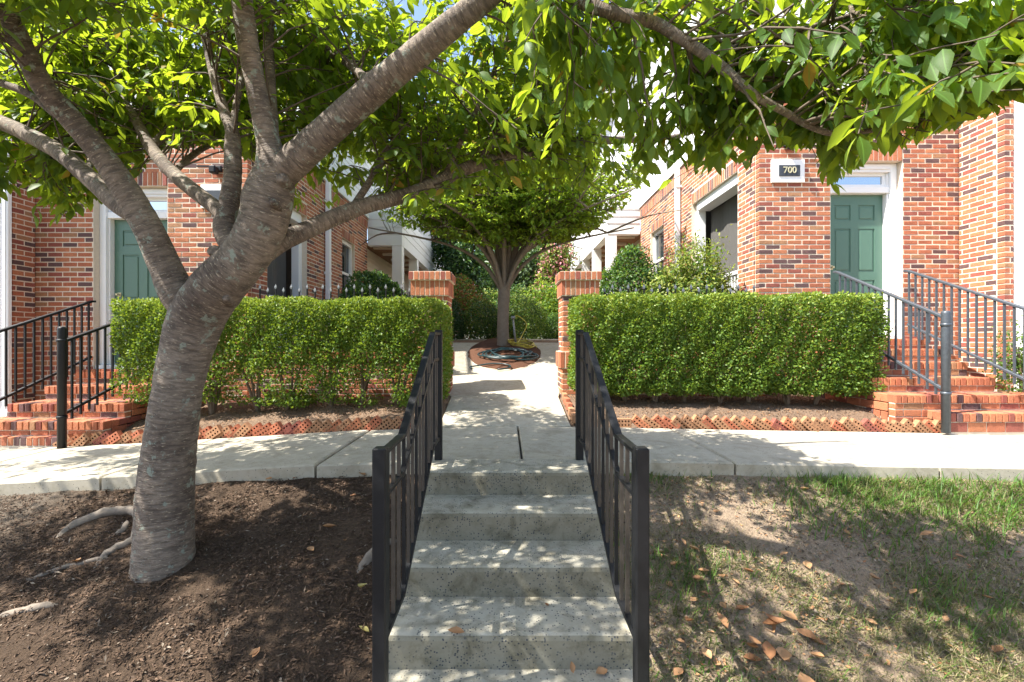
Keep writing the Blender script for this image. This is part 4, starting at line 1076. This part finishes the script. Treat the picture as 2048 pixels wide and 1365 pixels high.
def ok_cherry(p):
    if p.z > 5.4: return False
    if p.y < .35: return p.z > 2.0
    if (p - Vector((0, 0, CAMZ))).length < 1.25: return False
    px, py = proj(p.x, p.y, p.z)
    if px < -300 or px > 2350: return p.z > 1.8
    e = float(np.interp(px, ENVX, ENVY))
    if py > e: return False
    if p.y > 4.9 and p.z < 4: return False
    t0 = p.z / -SUN_L.z; gx, gy = p.x + SUN_L.x * t0, p.y + SUN_L.y * t0
    if gx > 2.5 and gy > 3.5 and random.random() < .85: return False
    if gx > 1.2 and gy > 4.85 and random.random() < .85: return False
    if gx < -3.2 and gy > 3.3 and random.random() < .9: return False
    # keep the big limbs, plaque and trunk legible: few leaves right in front of them
    if p.y < 2.85 and px < 720 and py > 60 and random.random() < .86: return False
    if p.y < 2.45 and 560 < px < 1010 and random.random() < .72: return False
    if p.y < 1.93 and 1100 < px < 1720 and random.random() < .45: return False
    if 1535 < px < 1618 and 300 < py < 372: return False
    return True
mains = [(trunk[-40:], .7), (L1[18:], 1.6), (L2[8:], 1.3), (L3, .7), (MM[20:], 1.1), (MR, .5), (LM[12:], 1.1), (U2, .8), (RR[18:60], 1.2), (RR[60:], 3.0), (RU, .6), (LR[18:], 2.2), (T1, .8), (T2, .8), (T3, .9), (B2, 1.7), (B3, 1.7), (L4, 1.0), (L5, 1.0), (G1, 1.6), (G2, 1.6), (G3, .8), (G4, 1.5), (G5, 1.6), (G6, 1.3),
         (H1, 1.3), (H2, 1.6), (H3, 1.3), (H4, 1.2), (H5, 1.0), (H6, 1.3), (H7, .5)]
tubes, LP, LD, LU, LS = grow_twigs(mains, 1560, (.30, .75), .092, .040, ok_cherry, up=.15, droop=.25, sub=2, leaf_down=.55, first=.05)
print('cherry leaves', len(LP))
twig_mesh('twigs', tubes, 'twig_wood', cherry)
fr_ = frames(LD, LU)
# the 300 leaves that show largest are leaves of their own
pxs = VX + F * LP[:, 0] / np.maximum(LP[:, 1], .1); pys = VY - F * (LP[:, 2] - CAMZ) / np.maximum(LP[:, 1], .1)
vis = (LP[:, 1] > .5) & (pxs > 0) & (pxs < 2048) & (pys > 0) & (pys < 1365)
order = np.argsort(-np.where(vis, LS / np.maximum(LP[:, 1], .1), 0)); top = order[:300]; rest = np.setdiff1d(np.arange(len(LP)), top)
lm = bpy.data.meshes.new('leaf'); lm.from_pydata(LEAF_V.tolist(), [], LEAF_T.tolist()); lm.materials.append(M['leaf_cherry'])
ul = lm.uv_layers.new(name='UVMap'); ul.data.foreach_set('uv', LEAF_UV[LEAF_T].astype(np.float32).ravel()); lm.polygons.foreach_set('use_smooth', np.ones(len(lm.polygons), dtype=bool)); lm.update()
for i in top:
    o = link('leaf', lm, cherry)
    mt = Matrix([[*fr_[i][r_], 0] for r_ in range(3)] + [[0, 0, 0, 1]]) @ Matrix.Scale(float(LS[i]), 4)
    mt.translation = Vector(LP[i]) - cherry.location; o.matrix_basis = mt
scatter('crown', LEAF_V, LEAF_T, LP[rest], fr_[rest], LS[rest], ['leaf_cherry'], None, LEAF_UV, cherry, smooth=True)
# roots that surface by the walk
def root_tube(pts, r):
    c = [q + Vector((random.uniform(-.006, .006), random.uniform(-.006, .006), random.uniform(-.006, .006))) for q in catmull([(x + random.uniform(-.02, .02), y + random.uniform(-.015, .015), gz(x, y) + h - .014) for x, y, h in pts], 5)]; tube('root', c, lerp_list(r, 5), 'root_grey', cherry, 10, .22)
root_tube([(-2.98, 2.98, -.03), (-2.95, 3.08, .015), (-2.80, 3.17, .035), (-2.60, 3.18, .035), (-2.47, 3.08, .03), (-2.42, 2.95, .02), (-2.48, 2.83, .015), (-2.46, 2.72, -.03)], [.018, .026, .034, .036, .036, .030, .026, .012])
root_tube([(-2.95, 2.62, -.02), (-2.80, 2.68, .008), (-2.62, 2.76, .012), (-2.48, 2.80, .012)], [.006, .012, .014, .018])
root_tube([(-2.62, 2.95, -.01), (-2.58, 3.02, .015), (-2.55, 3.10, .02)], [.010, .018, .02])
root_tube([(-2.80, 2.42, -.02), (-2.68, 2.46, .006), (-2.52, 2.50, .008), (-2.40, 2.50, -.02)], [.010, .022, .022, .008])
root_tube([(-.88, 2.62, -.03), (-.83, 2.72, .02), (-.76, 2.83, .03), (-.70, 2.92, -.02)], [.012, .026, .028, .012])

# --- the young tree in the island bed
mid = thing('island_tree', 'rounded leafy tree growing in the mulched island at the end of the path', 'tree', (-.09, 9.4, .70))
b0 = Vector((-.09, 9.4, .66)); fk = Vector((-.06, 9.4, 1.95))
tr = catmull([b0, (-.08, 9.4, .85), (-.08, 9.4, 1.4), fk, (-.05, 9.42, 2.3)], 5); tube('trunk', tr, lerp_list([.17, .13, .118, .122, .06], 5), 'bark_grey', mid, 14, .05)
ml = []
for a, ry, h, r in ((200, 1.0, 2.2, .055), (160, .6, 2.6, .06), (20, .9, 2.4, .065), (-20, 1.2, 2.0, .05), (95, .8, 2.6, .05), (-90, .9, 2.3, .05), (60, .3, 4.4, .055), (170, .5, 4.0, .05), (-10, .7, 3.9, .05), (120, .6, 3.4, .05), (240, 1.4, 1.6, .04), (-50, 1.5, 1.5, .04), (185, 1.2, 1.25, .04), (-5, 1.15, 1.25, .04), (215, 1.1, 1.5, .035), (-35, 1.1, 1.4, .035), (172, .9, 1.8, .04), (10, .95, 1.9, .04)):
    ca, sa = math.cos(R(a)), math.sin(R(a))
    e = fk + Vector((ca * ry * 2.3, sa * ry * 1.6, h)); m1 = fk + Vector((ca * ry * .35, sa * ry * .35, h * .42)); m2 = fk + Vector((ca * ry * 1.0, sa * ry * .9, h * .75))
    c = catmull([fk + Vector((0, 0, -.12)), m1, m2, e], 5); tube('limb', c, lerp_list([r * 1.15, r, r * .6, .012], 5), 'bark_grey', mid, 9, .05); ml.append((c[4:], 1))
    for _ in range(4):
        i = random.randint(6, 13); q = c[i]; d = Vector((random.gauss(0, 1), random.gauss(0, 1), random.uniform(-.1, .9))).normalized() * random.uniform(.9, 1.7)
        cc = catmull([q, q + d * .5 + Vector((0, 0, .1)), q + d], 4); tube('branch', cc, lerp_list([.022, .015, .006], 4), 'bark_grey', mid, 6); ml.append((cc, .8))
def ok_mid(p):
    px, py = proj(p.x, p.y, p.z)
    e = float(np.interp(px, [700, 760, 830, 900, 960, 1000, 1060, 1140, 1200, 1260, 1300], [340, 440, 465, 480, 492, 500, 490, 485, 455, 410, 350]))
    if py > e or px < 720 or px > 1300: return False
    r = ((p.x + .1) / 3.1) ** 2 + ((p.y - 9.4) / 2.3) ** 2 + ((p.z - 4.9) / 2.9) ** 2
    return r < 1.15
tubes, LP2, LD2, LU2, LS2 = grow_twigs(ml, 2900, (.35, .85), .105, .068, ok_mid, up=.2, droop=.2, sub=1, leaf_down=.35, first=.1)
print('mid leaves', len(LP2))
twig_mesh('twigs', tubes, 'twig_wood', mid, 3)
scatter('crown', LEAF6_V, LEAF6_T, LP2, frames(LD2, LU2), LS2, ['leaf_mid'], None, None, mid)

# island bed
bed = []; nr, na = 6, 40
bv = [(-.05, 9.3, path_z(9.3) + .11)]
for i in range(1, nr + 1):
    for k in range(na):
        a = 2 * math.pi * k / na; rr_ = i / nr
        x = -.05 + .80 * rr_ * math.cos(a); y = 9.3 + 1.85 * rr_ * math.sin(a)
        bv.append((x, y, path_z(y) + .012 + .10 * (1 - rr_ ** 2) - (.05 if i == nr else 0) + (random.uniform(-.012, .012) if i < nr else 0)))
bf = [(0, 1 + k, 1 + (k + 1) % na) for k in range(na)] + [(1 + (i - 1) * na + k, 1 + i * na + k, 1 + i * na + (k + 1) % na, 1 + (i - 1) * na + (k + 1) % na) for i in range(1, nr) for k in range(na)]
link('mulch_bed', mesh('mulch_bed', bv, bf, 'mulch_red', None, True), kind='structure')
def bedz(x, y):
    r2 = ((x + .05) / .8) ** 2 + ((y - 9.3) / 1.85) ** 2
    return path_z(y) + .012 + .10 * max(0, 1 - r2)
pts = []
for i in range(150):
    a = i * .30; k = i / 150
    rx = .40 + .09 * math.sin(i * .21) + .04 * math.sin(i * .77); ry = .34 + .07 * math.cos(i * .17)
    x = .02 + rx * math.cos(a) + .09 * math.sin(i * .05); y = 8.35 + (ry + .06 * math.sin(i * .33)) * math.sin(a); pts.append((x, y, bedz(x, y) + .015 + .03 * (k + .5 * math.sin(i * .5) ** 2) + .02))
o = tube('garden_hose', pts, .0135, 'hose_green', None, 7); tag(o, 'dark green garden hose coiled in front of the island tree', 'hose')
o2 = tube('loose_loop', [(-.28 + .34 * math.cos(a), 7.62 + .17 * math.sin(a), bedz(-.28 + .34 * math.cos(a), 7.62 + .17 * math.sin(a)) + .02) for a in np.linspace(-1.2, 3.6, 26)], .0135, 'hose_green', o, 7)
pts = []
for i in range(90):
    a = i * .33; rx = .26 + .06 * math.sin(i * .31); x = .34 + rx * math.cos(a); y = 9.25 + .30 * math.sin(a); pts.append((x, y, bedz(x, y) + .03 + .0009 * i + .02 * math.sin(i * .6) ** 2))
lx, ly, lz = pts[-1]
pts += catmull([(lx, ly, lz), (.30, 9.3, 1.0), (.40, 9.35, 1.25), (.22, 9.4, 1.42), (.13, 9.42, 1.36)], 6)[1:]
o = tube('garden_hose', pts, .010, 'hose_yellow', None, 6); tag(o, 'yellow garden hose heaped beside the island tree trunk', 'hose')
sp = thing('hose_standpipe', 'grey standpipe with tap leaning by the island tree trunk', 'standpipe', (.11, 9.45, .78))
tube('pipe', [(.20, 9.44, .74), (.15, 9.44, 1.1), (.12, 9.44, 1.40)], .022, 'pipe_grey', sp, 8)
mb = MB(); mb.box(.08, .17, 9.38, 9.47, 1.36, 1.42, 0, .01); mb.box(.105, .135, 9.31, 9.38, 1.37, 1.40, 0, .005); mb.build('tap', 'pipe_grey', sp)

# ------------------------------------------------------------------ shrubs and trees of the courtyard
def bush(name, label, cat, c, rad, n, size, mats, wts, stems=4, shell=.30, group=None, lump=.18, airy=0.0, tz=None):
    base = gz(c[0], c[1]) if tz is None else tz
    root = thing(name, label, cat, (c[0], c[1], base), group)
    d = rand_dirs(n); r = 1 - rng.exponential(shell, n); r = np.clip(r, .15, 1.0)
    ph = rng.uniform(0, 6, 6)
    f = 1 + lump * (np.sin(d[:, 0] * 5 + ph[0]) * np.sin(d[:, 2] * 4 + ph[1]) + .6 * np.sin(d[:, 1] * 8 + d[:, 2] * 7 + ph[2]) + .5 * np.sin(d[:, 0] * 11 + ph[3]) * np.sin(d[:, 2] * 10 + ph[4]))
    if airy: f = f * (1 + airy * rng.normal(size=n))
    p = d * (r * f)[:, None] * np.array(rad) + np.array(c)
    k = p[:, 2] > base + .02; p = p[k]; d = d[k]; n = len(p)
    mi = rng.choice(len(mats), n, p=np.array(wts) / sum(wts))
    scatter('foliage', LEAF6_V if size > .05 else LEAF2_V, LEAF6_T if size > .05 else LEAF2_T, p, frames(rand_dirs(n) + .6 * d + np.array([0, 0, -.1]), rand_dirs(n) * .8 + d + np.array([0, 0, .5])), rng.uniform(.7, 1.25, n) * size, mats, mi, None, root)
    for i in range(stems):
        a = random.uniform(0, 6.28); e = Vector(c) + Vector((math.cos(a) * rad[0] * .55, math.sin(a) * rad[1] * .55, rad[2] * random.uniform(-.1, .5)))
        b_ = Vector((c[0] + random.uniform(-.1, .1) * rad[0], c[1] + random.uniform(-.1, .1), base - .03))
        tube('stem', catmull([b_, b_.lerp(e, .5) + Vector((0, 0, .08)), e], 4), lerp_list([.03 * max(.5, rad[2]), .02 * max(.5, rad[2]), .006], 4), 'stem_wood', root, 6)
    return root
def tree(name, label, base, ctr, rad, n, size, mats, wts, r0, blobs=9, group=None):
    root = thing(name, label, 'tree', base, group)
    b_ = Vector(base); c = Vector(ctr)
    tube('trunk', catmull([b_ - Vector((0, 0, .1)), b_.lerp(c, .4) + Vector((.1, 0, 0)), c + Vector((0, 0, rad[2] * .4))], 5), lerp_list([r0, r0 * .7, r0 * .15], 5), 'bark_grey', root, 9, .06)
    ps = []; ds = []
    for i in range(blobs):
        o = Vector((random.uniform(-1, 1), random.uniform(-1, 1), random.uniform(-1, 1))); o = o / max(1, o.length) * .68
        cc = c + Vector((o.x * rad[0], o.y * rad[1], o.z * rad[2])); k = n // blobs
        d = rand_dirs(k); r = np.clip(1 - rng.exponential(.28, k), .1, 1) * (1 + .2 * rng.normal(size=k))
        ps.append(d * r[:, None] * np.array(rad) * random.uniform(.38, .55) + np.array(cc)); ds.append(d)
        tube('limb', catmull([b_.lerp(c, .35), b_.lerp(c, .35).lerp(cc, .5) + Vector((0, 0, .1)), cc], 4), lerp_list([r0 * .45, r0 * .3, .01], 4), 'bark_grey', root, 6)
    p = np.concatenate(ps); d = np.concatenate(ds); n = len(p)
    mi = rng.choice(len(mats), n, p=np.array(wts) / sum(wts))
    scatter('crown', LEAF6_V, LEAF6_T, p, frames(rand_dirs(n) + .5 * d + np.array([0, 0, -.3]), rand_dirs(n) * .8 + d + np.array([0, 0, .6])), rng.uniform(.7, 1.3, n) * size, mats, mi, None, root)
    return root
bush('round_shrub', 'dark rounded evergreen shrub behind the thin hedge and fence', 'shrub', (-2.10, 7.15, 1.08), (.60, .52, .92), 17000, .055, ['leaf_dark', 'leaf_green'], [.6, .4], tz=.2, shell=.12, lump=.05)
bush('round_shrub', 'dark green shrub behind the pillar of the full hedge', 'shrub', (2.00, 7.35, 1.25), (.62, .52, 1.12), 17000, .055, ['leaf_dark', 'leaf_green'], [.45, .55], tz=.2, shell=.12, lump=.09)
bush('loose_shrub', 'pale airy shrub in front of the screened porch opening', 'shrub', (2.80, 6.85, 1.30), (.74, .36, 1.02), 22000, .052, ['leaf_yellow', 'leaf_hedge_tip', 'leaf_green'], [.45, .25, .3], tz=.2, shell=.30, airy=.09, stems=18)
bush('small_shrub', 'small sprawling shrub beside the white pilaster at the brick steps', 'shrub', (6.05, 5.35, .62), (.32, .28, .50), 2600, .034, ['leaf_green', 'leaf_hedge'], [.6, .4], tz=.0, shell=.45, airy=.12)
bush('clipped_shrub', 'clipped round shrub directly behind the island tree trunk', 'shrub', (.28, 11.9, 1.45), (.78, .7, .66), 9000, .05, ['leaf_green', 'leaf_yellow', 'leaf_dark'], [.5, .2, .3], shell=.18, lump=.08)
bush('clipped_shrub', 'clipped shrub with a twiggy base to the left behind the island', 'shrub', (-.48, 11.5, 1.35), (.60, .6, .58), 7000, .05, ['leaf_dark', 'leaf_green', 'leaf_yellow'], [.5, .35, .15], shell=.2, lump=.1)
bush('holly_shrub', 'narrow dark shrub beside the thin hedge gate pillar', 'shrub', (-1.42, 11.4, 1.25), (.38, .5, .72), 6000, .05, ['leaf_dark'], [1], shell=.2)
bush('ball_shrub', 'ball shaped green shrub at the far bend of the path', 'shrub', (1.32, 12.4, 1.22), (.46, .45, .42), 5500, .045, ['leaf_green', 'leaf_dark'], [.6, .4], shell=.15, lump=.05)
bush('red_tip_shrub', 'shrub with red new leaves behind the thin hedge gate pillar', 'shrub', (-1.3, 13.2, 1.75), (.75, .6, 1.0), 6000, .075, ['leaf_red', 'leaf_green', 'leaf_yellow'], [.35, .45, .2])
bush('leafy_shrub', 'bright green leafy shrub beyond the bend of the path', 'shrub', (1.35, 14.2, 1.75), (.95, .7, 1.05), 7000, .085, ['leaf_green', 'leaf_mid', 'leaf_yellow'], [.5, .4, .1])
bush('leafy_shrub', 'mixed green shrub filling the gap behind the clipped shrubs', 'shrub', (-.1, 14.6, 1.7), (1.0, .6, 1.0), 7000, .08, ['leaf_green', 'leaf_dark', 'leaf_yellow'], [.5, .3, .2])
tree('evergreen_tree', 'dark evergreen tree behind the thin hedge gate pillar', (-1.7, 16, .9), (-1.65, 16, 3.6), (1.25, 1.1, 2.1), 9000, .14, ['leaf_dark', 'leaf_green'], [.8, .2], .13)
tree('pale_tree', 'pale silvery leaved tree right behind the island tree trunk', (.35, 17, .9), (.35, 17, 3.3), (1.0, .9, 1.6), 7000, .13, ['leaf_blue', 'leaf_green'], [.75, .25], .10)
tree('crepe_myrtle', 'crepe myrtle with pink flowers beside the far white porch', (1.75, 16.5, .9), (1.6, 16.5, 3.4), (1.05, .9, 1.6), 8000, .11, ['leaf_yellow', 'leaf_green', 'flower_pink'], [.35, .35, .30], .08)
tree('background_tree', 'tall green tree closing the view behind the evergreen', (-3.4, 25, .9), (-3.4, 25, 5.2), (3.2, 2.4, 3.8), 9000, .22, ['leaf_green', 'leaf_mid'], [.7, .3], .22)
tree('background_tree', 'tall green tree closing the view behind the crepe myrtle', (3.2, 26, .9), (3.2, 26, 5.4), (3.2, 2.4, 4.0), 9000, .22, ['leaf_green', 'leaf_mid'], [.6, .4], .22)
tree('background_tree', 'shady tree in the middle distance behind the silvery tree', (.2, 23, .9), (.2, 23, 3.6), (2.4, 1.6, 2.6), 9000, .18, ['leaf_dark', 'leaf_green'], [.5, .5], .2)

# ------------------------------------------------------------------ ground cover and litter
def on_ground(x, y): return np.array([gz(float(a), float(b_)) for a, b_ in zip(x, y)])
def steps_clear(x, y): return (np.abs(x - .016) > .60)
# bark mulch left of the steps
n = 60000
x = rng.uniform(-4.6, -.58, n); y = rng.uniform(1.2, 3.46, n); k = rng.uniform(0, 1, n) < np.clip((x + 4.0) * 1.2 + .35, .12, 1)
x, y = x[k], y[k]; n = len(x)
pos = np.stack([x, y, on_ground(x, y) + rng.uniform(.002, .012, n)], 1)
d = rand_dirs(n) * np.array([1, 1, .25]); up = rand_dirs(n) * .5 + np.array([0, 0, 1])
sc = np.stack([rng.uniform(.006, .018, n), rng.uniform(.010, .014, n) + rng.exponential(.012, n), rng.uniform(.3, 1, n) * .03], 1)
scatter('bark_mulch', LEAF2_V * np.array([1.2, 1, 1]), LEAF2_T, pos, frames(d, up), sc, ['chip_bark', 'chip_grey'], (rng.uniform(0, 1, n) < .05).astype(int), kind='stuff')
# leaf crumbs in the planting beds
n = 15000
x = rng.uniform(-4.6, 4.5, n); y = rng.uniform(4.92, 6.0, n); k = (np.abs(x) > .8); x, y = x[k], y[k]; n = len(x)
pos = np.stack([x, y, on_ground(x, y) + rng.uniform(.002, .012, n)], 1)
sc = np.stack([rng.uniform(.008, .02, n), rng.uniform(.01, .035, n), rng.uniform(.005, .02, n)], 1)
scatter('bed_litter', LEAF2_V * np.array([1.3, 1, 1]), LEAF2_T, pos, frames(rand_dirs(n) * np.array([1, 1, .3]), rand_dirs(n) * .5 + np.array([0, 0, 1])), sc, ['leaf_dry', 'chip_bark', 'chip_grey'], rng.choice(3, n, p=[.35, .35, .3]), kind='stuff')
# grass and dry thatch right of the steps
def patch(x, y): return np.sin(x * 2.3 + y * 3.1 + .4) * np.sin(y * 4.1 - x * 1.3 + 1.0) + .5 * np.sin(x * 6.1 + 2) * np.sin(y * 7.3 + x * 2)
def grass(name, n, rule, hr, wr, mats, wts):
    x = rng.uniform(.62, 6.5, n); y = rng.uniform(1.25, 3.46, n)
    k = rng.uniform(0, 1, n) < rule(x, y); x, y = x[k], y[k]; m_ = len(x)
    pos = np.stack([x, y, on_ground(x, y) - .004], 1)
    a = rng.uniform(0, 6.283, m_); lean = rng.uniform(.1, 1.2, m_) * (2.2 if name == 'dry_grass' else 1)
    yd = np.stack([np.cos(a), np.sin(a), np.zeros(m_)], 1); zd = np.stack([np.cos(a) * lean, np.sin(a) * lean, np.ones(m_)], 1); zd /= np.linalg.norm(zd, axis=1, keepdims=True)
    xd = np.cross(yd, zd); xd /= np.linalg.norm(xd, axis=1, keepdims=True); yd = np.cross(zd, xd)
    rot = np.stack([xd, yd, zd], 2); h = rng.uniform(*hr, m_); w = rng.uniform(*wr, m_)
    scatter(name, BLADE_V, BLADE_T, pos, rot, np.stack([w, h, h], 1), mats, rng.choice(len(mats), m_, p=np.array(wts) / sum(wts)), kind='stuff')
far = lambda x, y: np.clip((y - 2.75) / .5, 0, 1) * np.clip((x - 1.7) / .7, 0, 1)
near = lambda x, y: np.clip((2.75 - y) / .5, 0, 1) * np.clip((x - .9) / .5, .25, 1)
grass('grass', 75000, lambda x, y: np.clip(far(x, y) * (.55 + .6 * patch(x, y)) + .5 * np.clip(patch(x, y) - .25, 0, 1) + .7 * np.clip((1.5 - x) / .5, 0, 1) * np.clip((2.15 - y) / .3, 0, 1), 0, 1), (.035, .11), (.004, .008), ['grass_green', 'grass_olive'], [.8, .2])
grass('clover', 26000, lambda x, y: np.clip((1.75 - x) / .6, 0, 1) * np.clip((2.42 - y) / .25, 0, 1) * np.clip(.55 + .9 * patch(x * 2.2 + 1, y * 2.4), 0, 1), (.015, .05), (.006, .012), ['grass_green'], [1])
grass('tall_grass', 26000, lambda x, y: np.clip(far(x, y) * (.45 + .5 * patch(x * 1.4, y * 1.4)), 0, 1), (.06, .15), (.005, .009), ['grass_green', 'grass_olive'], [.85, .15])
grass('dry_grass', 210000, lambda x, y: np.clip(.22 + .7 * near(x, y) + .35 * far(x, y) + .35 * patch(x, y), .05, 1), (.022, .09), (.0024, .005), ['grass_dry', 'grass_olive', 'grass_green'], [.42, .43, .15])
n = 22000
x = rng.uniform(.62, 4.6, n); y = rng.uniform(1.25, 3.44, n); pos = np.stack([x, y, on_ground(x, y) + rng.uniform(.002, .012, n)], 1)
sc = np.stack([rng.uniform(.006, .02, n), rng.uniform(.008, .035, n), rng.uniform(.005, .02, n)], 1)
scatter('soil_crumbs', LEAF2_V * np.array([1.4, 1, 1]), LEAF2_T, pos, frames(rand_dirs(n) * np.array([1, 1, .3]), rand_dirs(n) * .5 + np.array([0, 0, 1])), sc, ['chip_grey', 'chip_bark', 'leaf_dry'], rng.choice(3, n, p=[.5, .3, .2]), kind='stuff')

# fallen leaves one can pick out
DRY_V = LEAF_V.copy(); DRY_V[:, 2] = np.abs(DRY_V[:, 0]) * .85 + .5 * (DRY_V[:, 1] - .4) ** 2
DRYM = {}
for nm in ('leaf_dry', 'leaf_fallen_yellow'):
    me = bpy.data.meshes.new('fallen_leaf'); me.from_pydata(DRY_V.tolist(), [], LEAF_T.tolist()); me.materials.append(M[nm]); me.polygons.foreach_set('use_smooth', np.ones(len(me.polygons), dtype=bool)); me.update(); DRYM[nm] = me
def fallen(px, py, size, mat, label, group=None, zf=None, tilt=None):
    # walk along the bearing until it meets the ground
    best = None
    for Y in np.arange(1.2, 4.9, .005):
        p = P(px, py, Y); z = zf(p.x, p.y) if zf else gz(p.x, p.y)
        if p.z <= z: best = Vector((p.x, p.y, z)); break
    if best is None: return
    o = link('fallen_leaf', DRYM[mat]); o.location = best + Vector((0, 0, .008 if zf else .026)); s = size
    o.scale = (s * 1.35, s, s); o.rotation_euler = (random.uniform(-.35, .35), random.uniform(-.3, .3), random.uniform(0, 6.28)) if tilt is None else tilt
    tag(o, label, 'leaf', group)
def step_z(x, y):
    for yb, yf, zt in nose:
        if yf <= y <= yb: return zt
    return 0.0
fallen(732, 1180, .085, 'leaf_fallen_yellow', 'yellow fallen leaf on dark mulch beside the near railing post', tilt=(.2, .1, 3.0))
fallen(738, 1278, .07, 'leaf_fallen_yellow', 'pale leaf half hidden by the railing post on the mulch', tilt=(.1, .3, 1.2))
fallen(672, 1062, .085, 'leaf_dry', 'orange leaf on the mulch midway between trunk and railing', tilt=(.1, .1, 2.2))
fallen(730, 960, .075, 'leaf_dry', 'brown leaf on the mulch just below the walk by the railing', tilt=(.1, .1, .9))
fallen(930, 1340, .085, 'leaf_dry', 'tan leaf lying on the lowest concrete step', zf=step_z, tilt=(0, 0, 1.5))
fallen(1097, 1217, .03, 'leaf_dry', 'tiny orange leaf on the second lowest concrete step', zf=step_z, tilt=(0, 0, .5))
fallen(1146, 1352, .05, 'leaf_dry', 'small brown leaf standing on edge at the bottom step', zf=step_z, tilt=(1.1, 0, .5))
fallen(1215, 1345, .07, 'leaf_dry', 'reddish leaf in the corner of the bottom step by the railing', zf=step_z)
pile = [(1500, 1225), (1478, 1258), (1525, 1262), (1550, 1280), (1470, 1230), (1510, 1290), (1490, 1300), (1565, 1310), (1540, 1335), (1580, 1340), (1590, 1270), (1455, 1270), (1530, 1240), (1600, 1360), (1618, 1320), (1560, 1235), (1520, 1215), (1485, 1330)]
for a, b_ in pile: fallen(a, b_, random.uniform(.075, .12), 'leaf_dry', 'curled tan leaf in the heap on the near grass', 'curled leaves heaped on the near grass')
loose = [(1370, 1100), (1400, 1110), (1480, 1180), (1440, 1215), (1380, 1215), (1350, 1290), (1405, 1310), (1430, 1345), (1680, 1180), (1730, 1250), (1960, 1200), (1990, 1320), (1840, 1080), (1560, 1120), (1620, 1150),(1395, 1150), (1440, 1160), (1420, 1200), (1385, 1250), (1365, 1350), (1440, 1030), (1510, 1155), (1355, 1135), (1345, 1185), (1910, 1120), (1890, 1255), (1650, 1305), (1780, 1345), (1600, 985), (1640, 990), (1760, 1170), (1820, 1200), (1700, 1080), (1450, 1100), (1410, 1170)]
for a, b_ in loose: fallen(a, b_, random.uniform(.045, .08), 'leaf_dry', 'single brown leaf scattered on the dry grass', 'brown leaves scattered over the dry grass')
for a, b_ in ((590, 965), (545, 965), (700, 1000), (615, 1105), (160, 1130), (505, 1330), (520, 1310), (690, 1090)): fallen(a, b_, random.uniform(.04, .07), 'leaf_dry', 'small brown leaf scattered on the dark mulch', 'brown leaves scattered over the dark mulch')
